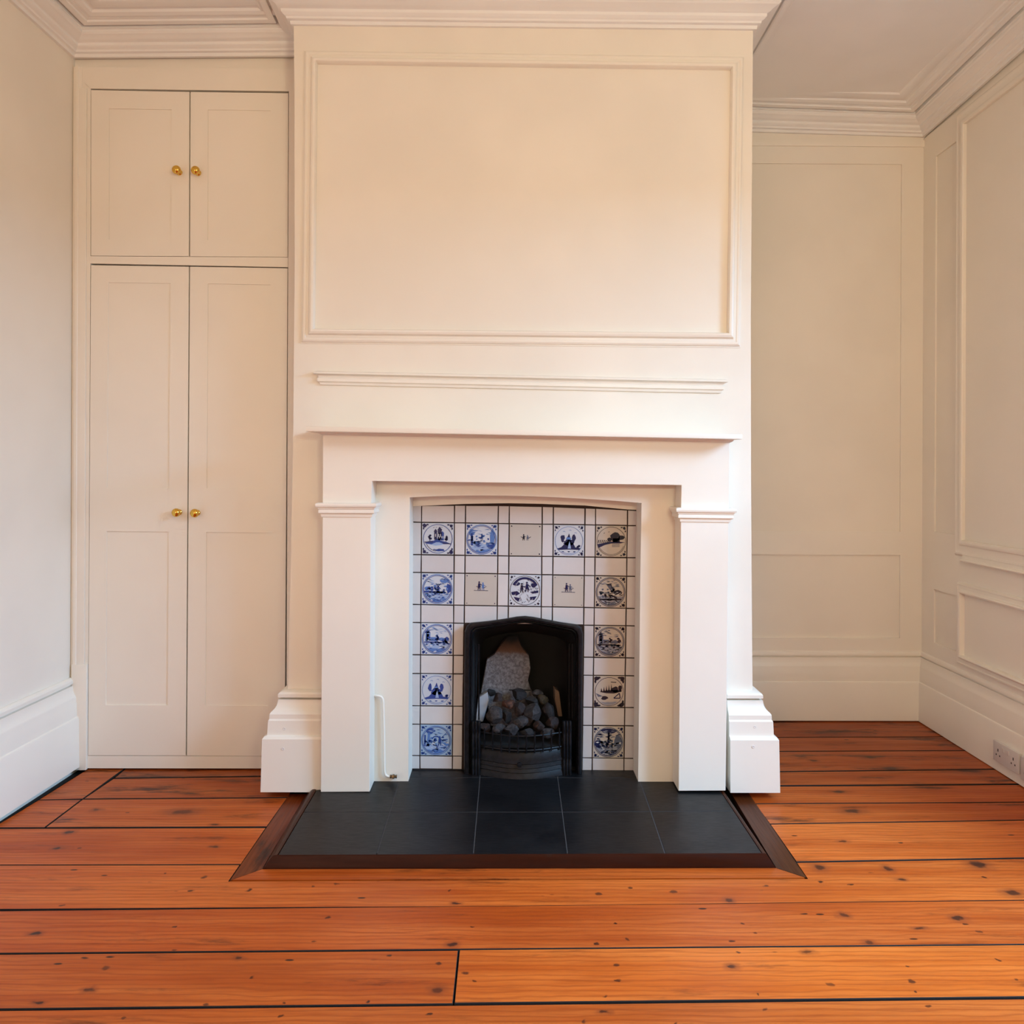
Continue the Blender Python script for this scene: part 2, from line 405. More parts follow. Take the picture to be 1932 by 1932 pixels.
# ------------------------------------------------------------------ skirtings
SK = [(0, 0), (.078, 0), (.0745, .190), (.069, .198), (.060, .201), (.058, .252), (.054, .258), (.054, .274), (.050, .281), (.040, .290), (.033, .302), (.030, .315), (.030, .321), (.010, .3225), (.010, .3265), (.030, .329), (.030, .341), (.025, .347), (.012, .352), (0, .353)]
def sk(scale): return [(a * scale, b) for a, b in SK]
SKT = [(a * .45, b * .93) for a, b in SK]
def skirting(name, path, prof, side):
    return struct(sweep(name, path, (0, 0, 1), prof, M_joinery, None, side=side, smooth=22))
yskb = YR
skirting('baseboard_back', [(Rp[5].x, yskb + .004, .004), (xr(yskb) + .01, yskb + .004, .004)], SKT, -1)
skirting('baseboard_right', [(xr(YR) + .006, YR + .004, .003), (xr(-4.15) + .006, -4.15, .003)], SKT, -1)
skirting('baseboard_left', [(xl(-4.15), -4.15, .016), (xl(YL), YL - .004, .016)], sk(.55), -1)
zp = .026
bl = onY(544, 1330, YC).x; br = onY(1419.8, 1330, YC).x
plx = onY(607, 1480, YC).x; prx = onY(1372, 1480, YC).x
skirting('baseboard_chimney_left', [(bl, YL - .01, zp), (bl, YC, zp), (plx + .015, YC, zp)], [(a * .85 if 0 else a * 1.0, b) for a, b in SK], -1)
skirting('baseboard_chimney_right', [(prx - .01, YC, zp), (br, YC, zp), (br, YR, zp)], SK, -1)
# the front returns stand 78 mm proud of the breast: little painted-over screw heads on both
for (px, py) in ((533.5, 1413), (536, 1375), (1421, 1409), (1424, 1372)):
    c = onY(px, py, YC - (.0755 if py > 1390 else .0588))
    bm = bmesh.new(); add_lathe(bm, c, (0, -1, 0), [(.0055, -.002), (.0055, .0008), (.004, .0014), (.002, .0006), (0, .0006)], 12)
    o = finish(bm, 'screw_cap', M_screw, bpy.data.objects['baseboard_chimney_left' if px < 900 else 'baseboard_chimney_right'], 40)

# ------------------------------------------------------------------ mouldings on the chimney breast
FR = [(0, -.001), (0, .020), (.003, .026), (.010, .028), (.017, .025), (.020, .019), (.022, .013), (.027, .013), (.031, .012), (.034, .014), (.040, .014), (.046, .010), (.048, .004), (.052, .003), (.052, -.001)]
q = [onY(x, y, YC) for x, y in ((599.5, 122), (1378, 133), (1371, 629.5), (594.5, 622))]
frame1 = struct(sweep('trim_2', q, (0, -1, 0), FR, M_joinery, closed=True, side=1))
RAIL = [(0, -.001), (.0, .018), (.005, .027), (.011, .029), (.013, .022), (.018, .015), (.024, .013), (.027, .017), (.038, .017), (.042, .010), (.050, .008), (.052, -.001)]
# rail: profile measured downward, with mitred returned ends
a = onY(594, 700.5, YC); b = onY(1371, 716.5, YC)
bm = bmesh.new()
rings = []
for t, (p, s) in enumerate(((a, 1), (b, -1))):
    r0 = []; r1 = []
    for dn, pr in RAIL:
        pr = max(pr, -.001)
        r0.append(bm.verts.new(p + Vector((s * (.030 - pr) , 0, -dn + 0)) + Vector((0, .001, 0))))
        r1.append(bm.verts.new(p + Vector((s * (.030 - pr), -max(pr, 0), -dn))))
    rings.append((r0, r1))
for (r0, r1) in rings:
    for j in range(len(RAIL) - 1): bm.faces.new((r0[j], r0[j + 1], r1[j + 1], r1[j]))
for j in range(len(RAIL) - 1): bm.faces.new((rings[0][1][j], rings[0][1][j + 1], rings[1][1][j + 1], rings[1][1][j]))
struct(finish(bm, 'trim_3', M_joinery, smooth=28))

# ------------------------------------------------------------------ right alcove and right wall panelling
RC = [(0, -.001), (0, .011), (.004, .011), (.009, .004), (.014, .003), (.014, -.001)]      # thin cut edge around sunk panels
def sunk_frame(name, corners, N, wid, th, mat, parent=None):
    """flat raised stile-and-rail border left around a sunk field is drawn by its edge moulding"""
    return sweep(name, corners, N, RC, mat, parent, closed=True, side=1)
# back of the alcove: raised boards leave sunk fields (built as boards with holes)
def boards(name, planes, holes, xs, zs, toP, vec, mat):
    """rectangular board grid with rectangular holes; xs, zs in local units, toP(u, z) -> point"""
    bm = bmesh.new()
    for i in range(len(xs) - 1):
        for j in range(len(zs) - 1):
            if (i, j) in holes: continue
            add_prism(bm, [toP(xs[i], zs[j]), toP(xs[i + 1], zs[j]), toP(xs[i + 1], zs[j + 1]), toP(xs[i], zs[j + 1])], vec)
    bmesh.ops.remove_doubles(bm, verts=bm.verts, dist=1e-5)
    return finish(bm, name, mat)
zz = lambda py: onY(1600, py, YR).z
xB = onY(1700, 700, YR).x; x0 = Rp[3].x
tp = lambda u, z: Vector((u, YR, z))
o = boards('alcove_panelling', None, {(0, 1), (0, 3)}, [x0, xB, xr(YR) + .01], [.1, zz(1204), zz(1047), zz(1003), zz(309), 2.83], tp, (0, .0095, 0), M_joinery)
o.name = 'trim_4'; struct(o)
al = o
# shallow frieze fillet under the cornice
sweep('frieze_fillet', [(x0, YR, zz(277)), (xr(YR), YR, zz(277))], (0, 0, 1), [(0, 0), (.006, .001), (.008, .008), (.008, .03), (0, .03)], M_joinery, al, side=-1)['kind'] = 'structure'

def rz(px, py): return onR(px, py).z
def ry(px, py=900): return onR(px, py).y
Y1, Y2 = ry(1763), ry(1805)
Y3 = ry(1838)
tpR = lambda y, z: Vector((xr(y), y, z))
zs = [.1, rz(1765, 1213), rz(1763, 1112), rz(1763, 1003), rz(1763, 297), 2.80]
o = boards('x', None, {(1, 1), (1, 3)}, [2.2, Y2, Y1, YR + .01], zs, tpR, (.0085, 0, 0), M_joinery)
o.name = 'trim_5'; struct(o); rp = o
YO = ry(1821)
# tall framed panel, chair rail and low framed panel (run on toward the window)
FW = [(0, -.001), (0, .020), (.003, .027), (.012, .030), (.020, .026), (.024, .018), (.030, .014), (.040, .014), (.052, .013), (.056, .016), (.064, .015), (.070, .006), (.074, -.001)]
yF = 2.5
zt_, zb_ = rz(1821, 236), rz(1821, 1019)
struct(sweep('trim_6', [tpR(YO, zt_), tpR(yF, zt_), tpR(yF, zb_), tpR(YO, zb_)], (-1, 0, 0), [(a, b * .62) for a, b in FW], M_joinery, closed=True, side=1))
zt_, zb_ = rz(1821, 1120), rz(1821, 1237)
struct(sweep('trim_7', [tpR(YO, zt_), tpR(yF, zt_), tpR(yF, zb_), tpR(YO, zb_)], (-1, 0, 0), [(a * .62, b * .8) for a, b in FW], M_joinery, closed=True, side=1))
zt_ = rz(1821, 1060)
struct(sweep('trim_8', [tpR(YO, zt_), tpR(yF, zt_)], (-1, 0, 0), [(a * .55, b * .8) for a, b in FW], M_joinery, side=1))

# ------------------------------------------------------------------ floor
floor = wall_box('floor', (-2.1, YREAR - .1, -.12), (2.3, 3.95, -.022), M_dark)
KN = [(107,1600,20,7),(404,1597,16,5),(312,1648,10,4),(384,1655,16,8),(361,1681,14,5),(469,1680,15,9),(589,1672,8,4),(635,1668,14,4),(850,1680,10,7),(860,1704,18,5),(118,1709,16,4),
(68,1760,24,8),(330,1747,8,5),(619,1730,16,8),(590,1775,12,5),(853,1781,22,10),(892,1748,12,5),(330,1791,14,3),
(200,1825,20,9),(168,1867,22,11),(478,1842,14,8),(828,1818,18,10),(826,1867,26,16),(877,1836,18,8),(891,1851,10,5),(72,1891,26,4),(388,1893,14,4),(693,1889,14,4),(160,1806,20,4),(450,1807,20,4),(732,1802,14,3),(537,1891,7,5),
(1189,1675,14,7),(1271,1682,16,9),(1129,1687,16,8),(1375,1699,20,10),(1447,1672,14,5),(1546,1637,26,14),(1676,1639,18,12),(1846,1631,36,18),(1700,1659,18,6),(1548,1664,16,6),(1606,1669,12,4),(1857,1655,16,4),(1912,1685,36,13),
(1403,1742,14,6),(1424,1759,10,4),(1592,1726,22,11),(1808,1732,24,12),(1822,1743,12,5),(1847,1757,14,5),(1736,1751,26,6),(1640,1777,22,9),(1381,1775,16,4),(1182,1771,10,4),(1126,1780,12,4),(1160,1742,10,4),
(1160,1820,16,8),(1382,1824,22,11),(1525,1797,24,9),(1711,1823,14,6),(1166,1849,12,4),(1568,1857,16,11),(1718,1852,18,14),(1884,1811,14,5),(1918,1848,12,8),(1391,1797,14,4),(1432,1875,10,4),(1726,1870,12,4),(1140,1880,10,4),
(1107,1925,9,12),(1140,1908,26,4),(1443,1903,14,4),(1750,1896,10,4),(1273,1930,8,6),(234,1920,10,4),(530,1916,14,4),(810,1911,14,4),
(345,1532,54,11),(182,1528,18,5),(130,1570,22,7),(1640,1429,30,7),(1607,1530,44,10),(1582,1493,30,5),(1535,1435,16,4),(405,1556,18,4),(1680,1450,40,8),(1830,1455,60,8),(1700,1590,10,4),(1590,1588,22,5),(150,1600,14,4),(240,1533,8,3)]
KW = []
for (px, py, wx, wy) in KN:
    p = onZ(px, py); e = onZ(px + wx / 2, py); f_ = onZ(px, py - wy / 2)
    KW.append((p.x, p.y, max(abs(e.x - p.x) * .85, .005), max(abs(f_.y - p.y) * .8, .005), .93))
random.seed(3)
pieceN = [0]
def shade_edges(o):
    """board edges inside the joints coloured near black, standing in for the shade of the gaps"""
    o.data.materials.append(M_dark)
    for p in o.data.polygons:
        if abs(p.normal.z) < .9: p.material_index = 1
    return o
def plank(corners, tint=(1, 1, 1), dark=0.0, along='x', zt=None, mat=None, name='floorboard', parent=None, world=False):
    """corners: 4 photo points on the floor (back-left, back-right, front-right, front-left)"""
    P = [Vector(c) if world else onZ(*c) for c in corners]
    cx = sum((p for p in P), Vector()) / 4
    sh = []
    for p in P:                                    # 1.5 mm joint all round
        d = Vector((math.copysign(.0016, cx.x - p.x), math.copysign(.0027, cx.y - p.y), 0)); sh.append(p + d)
    zt = random.uniform(-.0015, .0008) if zt is None else zt
    xs = [p.x for p in P]; ys = [p.y for p in P]
    kk = [k for k in KW if min(xs) - .02 < k[0] < max(xs) + .02 and min(ys) - .02 < k[1] < max(ys) + .02]
    pieceN[0] += 1
    if mat is None: mat = wood('varnished_pine', kk, tint, dark, pieceN[0] * 1.37, along)
    bm = bmesh.new(); add_prism(bm, [Vector((p.x, p.y, zt)) for p in sh], (0, 0, -.02 - zt))
    tops = [e for e in bm.edges if all(abs(v.co.z - zt) < 1e-5 for v in e.verts)]
    bmesh.ops.bevel(bm, geom=tops, offset=.0014, segments=1, affect='EDGES')
    return shade_edges(finish(bm, name, mat, parent or floor))
def tn(v, g=1.0, b=1.0): return (v, v * g, v * b)
# left back, short boards beside the wall then long ones
XLp = -40
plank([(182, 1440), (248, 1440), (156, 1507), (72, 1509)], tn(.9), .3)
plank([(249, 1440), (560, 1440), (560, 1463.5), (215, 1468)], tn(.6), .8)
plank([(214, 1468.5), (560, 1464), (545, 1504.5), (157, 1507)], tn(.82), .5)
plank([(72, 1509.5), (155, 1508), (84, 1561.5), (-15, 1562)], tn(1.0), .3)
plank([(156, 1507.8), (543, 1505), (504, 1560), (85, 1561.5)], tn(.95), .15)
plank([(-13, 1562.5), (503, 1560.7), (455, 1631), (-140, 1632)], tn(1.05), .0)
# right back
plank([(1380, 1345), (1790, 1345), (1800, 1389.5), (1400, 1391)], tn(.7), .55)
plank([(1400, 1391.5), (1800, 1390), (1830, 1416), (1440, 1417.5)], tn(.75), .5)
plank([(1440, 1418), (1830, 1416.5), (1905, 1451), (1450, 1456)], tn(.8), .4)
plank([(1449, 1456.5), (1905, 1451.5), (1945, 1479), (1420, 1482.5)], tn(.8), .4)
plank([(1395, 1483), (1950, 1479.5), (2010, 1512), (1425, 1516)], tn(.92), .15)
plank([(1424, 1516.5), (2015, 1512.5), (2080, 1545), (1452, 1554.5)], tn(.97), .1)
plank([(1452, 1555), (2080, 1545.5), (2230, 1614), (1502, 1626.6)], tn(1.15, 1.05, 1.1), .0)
# front row: notched round the hearth frame, so three lengths meet here
plank([(-225, 1632.5), (454, 1631.5), (432, 1662), (-300, 1716.3)], tn(1.05), 0) if 0 else None
P0 = [onZ(-225, 1632.5), onZ(452, 1631.6), onZ(431, 1662.3), onZ(1524, 1657.5), onZ(1503.5, 1627.3), onZ(2235, 1614.5), onZ(2400, 1688), onZ(1932, 1696.5), onZ(966, 1710), onZ(-350, 1718)]
kk = [k for k in KW if P0[-2].y - .02 < k[1] < P0[0].y + .03]
bm = bmesh.new(); add_prism(bm, [Vector((p.x, p.y + (-.0027 if p.y > 2.2 else .0027), 0)) for p in P0], (0, 0, -.02))
shade_edges(finish(bm, 'floorboard', wood('varnished_pine', kk, tn(1.05, 1.02), .0, 4.4), floor))
plank([(-350, 1719), (966, 1711), (966, 1711), (966, 1711)]) if 0 else None
def longplank(a, b, tint, dark=0, xs=(-1.75, 2.06), split=None):
    """a, b: back and front seam as ((px,py),(px,py)) pairs"""
    def line(s):
        p, q = onZ(*s[0]), onZ(*s[1]); return lambda x: p.y + (q.y - p.y) * (x - p.x) / (q.x - p.x)
    A, B = line(a), line(b); cuts = [xs[0]] + ([split] if split is not None else []) + [xs[1]]
    for i in range(len(cuts) - 1):
        u, v = cuts[i], cuts[i + 1]
        plank([(u, A(u), 0), (v, A(v), 0), (v, B(v), 0), (u, B(u), 0)], tint[i] if isinstance(tint, list) else tint, dark, world=True)
s2 = ((0, 1717), (1932, 1697)); s3 = ((0, 1798.5), (1932, 1781.5)); s4 = ((0, 1903.5), (1932, 1881.5))
longplank(s2, s3, tn(.93, .95))
longplank(s3, s4, [tn(.93), tn(1.1, 1.06)], split=onZ(860, 1850).x)
y4 = onZ(966, 1893).y
yy = y4; B4 = s4
p, qv = onZ(*s4[0]), onZ(*s4[1]); slope = (qv.y - p.y) / (qv.x - p.x)
def seam(y): return lambda x: y + slope * (x - onZ(966, 1893).x)
ycur = onZ(966, 1893).y; k = 0
while ycur > YREAR:
    wd = .205 + .02 * ((k * 7) % 3 - 1); A, B = seam(ycur), seam(ycur - wd)
    spl = [-.9, .4, 1.3, None, -.2][k % 5]
    cuts = [-1.95] + ([spl] if spl is not None and k else []) + [2.06]
    for i in range(len(cuts) - 1):
        u, v = cuts[i], cuts[i + 1]
        plank([(u, A(u), 0), (v, A(v), 0), (v, B(v), 0), (u, B(u), 0)], tn(.9 if k == 0 else random.uniform(.9, 1.1)), 0, world=True)
    ycur -= wd; k += 1

# ------------------------------------------------------------------ hearth
HZ = .035
hearth = thing('hearth', onZ(985, 1560), 'black slate tiled hearth slab with dark timber edging in front of the fireplace', 'hearth')
T = lambda px, py: onZ(px, py, HZ)
M_edge = wood('dark_mahogany_edging', [], (.065, .05, .06), .1, 11.0)
M_edge_side = wood('dark_mahogany_edging', [], (.075, .07, .09), .1, 12.0, along='y')
M_trimL = wood('reddish_brown_border_board', [], (.30, .28, .35), .45, 14.0, along='y')
M_trimR = wood('brown_oak_border_board', [], (.15, .19, .36), .3, 16.0, along='y')
def hchild(o): return child(o, hearth)
# bed under the slates
b0 = [T(524, 1613), T(1437.5, 1609.5), T(1365, 1492), T(600, 1493)]
bed = [Vector((T(530, 1613).x, T(980, 1611).y + .006, 0)), Vector((T(1431, 1610).x, T(980, 1611).y + .006, 0)), Vector((T(1366, 1495).x - .005, YT + .12, 0)), Vector((T(600, 1495).x + .005, YT + .12, 0))]
bm = bmesh.new(); add_prism(bm, [p + Vector((0, 0, -.02)) for p in bed], (0, 0, .02 + HZ - .0009)); hchild(finish(bm, 'hearth_bed', M_grout, origin=hearth.location))
bx = {0: [(524, 1613.5), (710, 1613.5), (893, 1612.8), (1071, 1612), (1255, 1610.8), (1437.8, 1609.8)],
      1: [(575, 1532.5), (735, 1532.5), (900, 1532), (1061, 1532), (1228, 1531), (1389, 1530)]}
f0 = [T(*p) for p in bx[0]]; f1 = [T(*p) for p in bx[1]]
f1[0].x = f0[0].x - .0; f1[-1].x = f0[-1].x
f0[0].x += 0
def ext(a, b, y):
    return a + (b - a) * ((y - a.y) / (b.y - a.y))
yb2 = T(980, 1467).y
f2 = [Vector((b.x + (b.x - a.x) * .8, yb2, HZ)) for a, b in zip(f0, f1)]
f2[0].x = f0[0].x; f2[-1].x = f0[-1].x
f3 = [Vector((p.x, YT + .002, HZ)) for p in f2]
nL, nR = T(771, 1474).x, T(1203.5, 1474).x
gap = .0010
def slate_tile(a, b, c, d):
    g = gap
    pts = [a + Vector((g, g, 0)), b + Vector((-g, g, 0)), c + Vector((-g, -g, 0)), d + Vector((g, -g, 0))]
    bm = bmesh.new(); add_prism(bm, [Vector((p.x, p.y, HZ - .02 + .0205)) for p in pts] if 0 else [Vector((p.x, p.y, HZ)) for p in pts], (0, 0, -.012))
    tops = [e for e in bm.edges if all(abs(v.co.z - HZ) < 1e-5 for v in e.verts)]
    bmesh.ops.bevel(bm, geom=tops, offset=.0012, segments=1, affect='EDGES')
    hchild(finish(bm, 'slate_tile', M_slate, origin=hearth.location))
for rowa, rowb in ((f0, f1), (f1, f2)):
    for i in range(5): slate_tile(rowa[i], rowa[i + 1], rowb[i + 1], rowb[i])
# back strip of cut tiles runs between the jambs to the tiled back
cut = [nL] + [p.x for p in f2[1:5]] + [nR]
cut = [nL - .03, f2[2].x, f2[3].x, nR + .03]
for i in range(3):
    slate_tile(Vector((cut[i], yb2, HZ)), Vector((cut[i + 1], yb2, HZ)), Vector((cut[i + 1], YT - .003, HZ)), Vector((cut[i], YT - .003, HZ)))
# bevelled timber edging
A0, A1 = T(523.5, 1613.8), T(1438, 1610); Bo0, Bo1 = onZ(495, 1640.5), onZ(1464, 1638.5)
def edging(name, i0, i1, o0, o1, mat):
    bm = bmesh.new()
    vs = []
    for i, o_ in ((i0, o0), (i1, o1)):
        d = (Vector((o_.x, o_.y, 0)) - Vector((i.x, i.y, 0)))
        pr = [(0, -.001), (0, HZ + .001), (.16, HZ + .0025), (.32, HZ + .001), (.42, HZ - .004), (.9, .006), (1.0, .0), (1, -.001)]
        vs.append([bm.verts.new(Vector((i.x, i.y, 0)) + d * a + Vector((0, 0, z))) for a, z in pr])
    for j in range(7): bm.faces.new((vs[0][j], vs[0][j + 1], vs[1][j + 1], vs[1][j]))
    bm.faces.new(vs[0]); bm.faces.new(list(reversed(vs[1]))); bm.faces.new((vs[0][0], vs[1][0], vs[1][-1], vs[0][-1]))
    return hchild(finish(bm, name, mat, origin=hearth.location, smooth=40))
edging('front_edging', A0, A1, Bo0, Bo1, M_edge)
Lb, Rb = T(601, 1492), T(1365, 1491)
yLb = Lb.y + .03
edging('side_edging', A0, Vector((A0.x, yLb, HZ)), Bo0, Vector((onZ(580, 1494).x, yLb, 0)), M_edge_side)
edging('side_edging', A1, Vector((A1.x, yLb, HZ)), Bo1, Vector((A1.x + .03, yLb, 0)), M_edge_side)
# border boards let into the floor round the hearth
plank([(563, 1500), (590, 1500), (495.5, 1640.5), (434, 1662)], mat=M_trimL, zt=.002, name='border_board', along='y') if 0 else None
def border(pts, mat):
    bm = bmesh.new(); P = [Vector(p) for p in pts]
    add_prism(bm, [Vector((p.x, p.y, .0015)) for p in P], (0, 0, -.02)); return finish(bm, 'border_board', mat, floor)
bL = border([onZ(547, 1499), Vector((onZ(578, 1499).x, onZ(578, 1499).y, 0)), Bo0 + Vector((-.001, 0, 0)), onZ(434, 1662)], M_trimL); bL['label'] = 'dark reddish border board mitred at the hearth corner'
bR = border([onZ(1378, 1495), onZ(1411, 1495), onZ(1521.5, 1657), Bo1 + Vector((.001, 0, 0))], M_trimR); bR['label'] = 'dark brown border board mitred at the hearth corner'
border([Bo0 + Vector((0, -.001, 0)), Bo1 + Vector((0, -.001, 0)), onZ(1518, 1656.5), onZ(438, 1661)], wood('varnished_pine_strip', [], (.85, .8, .8), .15, 21.0))

# ------------------------------------------------------------------ fireplace surround
sur = thing('fireplace_surround', Vector((onY(990, 1490, YS).x, YS, HZ)), 'cream painted timber fireplace surround with square pilasters and plain lintel', 'fireplace')
def sc_(o): return child(o, sur)
S = lambda px, py, Y=YS: onY(px, py, Y)
def spr(name, pts, Y, back, bev=.0015, par=sur):
    bm = bmesh.new(); add_prism(bm, [S(x, y, Y) for x, y in pts], (0, back - Y, 0), bev, 1)
    return finish(bm, name, M_joinery, par, 35, origin=sur.location) if 0 else _spr(bm, name, par)
def _spr(bm, name, par):
    o = finish(bm, name, M_joinery, None, 35, origin=sur.location); child(o, sur)
    return o
zb = T(650, 1494)
pl = spr('pilaster', [(608.5, 960), (700, 961), (697.5, 1494), (605, 1494.5)], YS, YC + .0)
pr_ = spr('pilaster', [(1284.5, 970), (1375.5, 971), (1369, 1492), (1280, 1492.5)], YS, YC)
spr('lintel', [(609, 818), (1377, 828), (1375.5, 970), (1284.5, 970), (1285.5, 915.5), (702, 907.5), (700, 961), (608.5, 960)], YS, YC)
# capitals: small stepped mouldings wrapping three sides of each pilaster
CAP = [(0, 0), (.017, 0), (.021, -.003), (.022, -.009), (.020, -.015), (.015, -.0165), (.014, -.022), (.011, -.024), (.0125, -.029), (.0125, -.036), (.010, -.038), (.005, -.040), (.004, -.0505), (0, -.0515)]
def capital(x0p, x1p, yp, ypr):
    a = S(x0p, yp); b = S(x1p, ypr)
    bm = bmesh.new()
    add_sweep(bm, [(a.x, YC, a.z), (a.x, YS, a.z), (b.x, YS, b.z), (b.x, YC, b.z)], (0, 0, 1), CAP, side=-1)
    o = finish(bm, 'capital', M_joinery, None, 25, origin=sur.location); child(o, sur); return o
for o, c in ((pl, capital(608.7, 700.3, 948.5, 949)), (pr_, capital(1285, 1376, 957.5, 959))):
    c.parent = o; c.location = (0, 0, 0)
# mantel shelf with a bed moulding
YM = 2.755
a, b, c_, d_ = onY(577, 804, YM), onY(1401, 819.5, YM), onY(1400.5, 828.5, YM), onY(577, 813.5, YM)
bm = bmesh.new(); add_prism(bm, [a, b, c_, d_], (0, YC - YM, 0), .002, 2)
child(finish(bm, 'mantel_shelf', M_joinery, None, 35, origin=sur.location), sur)
l0, l1 = S(609, 818), S(1377, 828)
bm = bmesh.new(); add_sweep(bm, [(l0.x, YC, d_.z + .002), (l0.x, YS, d_.z + .002), (l1.x, YS, c_.z + .002), (l1.x, YC, c_.z + .002)], (0, 0, 1), [(0, 0), (.012, 0), (.010, -.006), (.004, -.010), (0, -.011)], side=-1)
child(finish(bm, 'bed_moulding', M_joinery, None, 25, origin=sur.location), sur)

# ------------------------------------------------------------------ tiled back
tb = thing('tiled_fireplace_back', onY(990, 1452, YT), 'tiled fireplace back of plain white tiles set with blue and white picture tiles', 'tile panel')
row_y = [(952, 962), (985.3, 991.5), (1046.5, 1052), (1080, 1087), (1140.5, 1147.5), (1174.5, 1180.5), (1235.3, 1241), (1270.5, 1274.5), (1331.5, 1334.7), (1366, 1369), (1425.5, 1430.5), (1450.5, 1454)]
col_t = [778, 795.5, 857.5, 878.5, 940, 960.8, 1023, 1044, 1103.6, 1123.5, 1183.7, 1205]
col_b = [774, 792.3, 853.6, 872.5, 935, 956, 1018, 1039, 1097.7, 1117, 1177, 1197]
def gp(c, r):
    yl, yr_ = row_y[r]
    for _ in range(2):
        y = (yl + yr_) / 2
        x = col_t[c] + (col_b[c] - col_t[c]) * (y - 970) / (1440 - 970)
        y = yl + (yr_ - yl) * (x - 795) / (1184 - 795)
        if r == 0:
            u = (x - 778) / (1205 - 778); y = 953.5 + 9.5 * u - 22 * u * (1 - u) * .62
    return onY(x, y, YT)
bpts = [onY(760, 925, YT), onY(1222, 935, YT), onY(1216, 1470, YT), onY(1099, 1466, YT), onY(1099, 1190, YT), onY(990, 1168, YT), onY(876, 1190, YT), onY(876, 1466, YT), onY(756, 1470, YT)]
for p in bpts:
    if p.z < HZ + .03: p.z = HZ + .0005
bm = bmesh.new(); add_prism(bm, bpts, (0, .02, 0))
child(finish(bm, 'tile_bed', M_mortar, origin=tb.location), tb)

top_ = [onY(762, 915, YT)] + [onY(1218, 915, YT)] + [onY(1218, 962.5, YT), onY(1183, 961, YT), onY(1123, 955.5, YT), onY(1103, 953.5, YT), onY(1044, 951.5, YT), onY(1023, 950.5, YT), onY(961, 949.3, YT), onY(940, 949.5, YT), onY(879, 950.5, YT), onY(857, 951.5, YT), onY(795, 954.3, YT), onY(762, 955.5, YT)]
bm = bmesh.new(); add_prism(bm, [p + Vector((0, -.0075, 0)) for p in top_], (0, .0073, 0))
child(finish(bm, 'plaster_strip', M_wall, origin=tb.location), tb)
for xa_, xb_ in (((764, 756), (777.2, 773.2)), ((1205.8, 1198), (1220, 1214))):
    bm = bmesh.new(); add_prism(bm, [p + Vector((0, -.0062, 0)) for p in (onY(xa_[0], 940, YT), onY(xb_[0], 940, YT), Vector((onY(xb_[1], 1452, YT).x, YT, HZ + .001)), Vector((onY(xa_[1], 1452, YT).x, YT, HZ + .001)))], (0, .006, 0))
    child(finish(bm, 'plaster_strip', M_wall, origin=tb.location), tb)

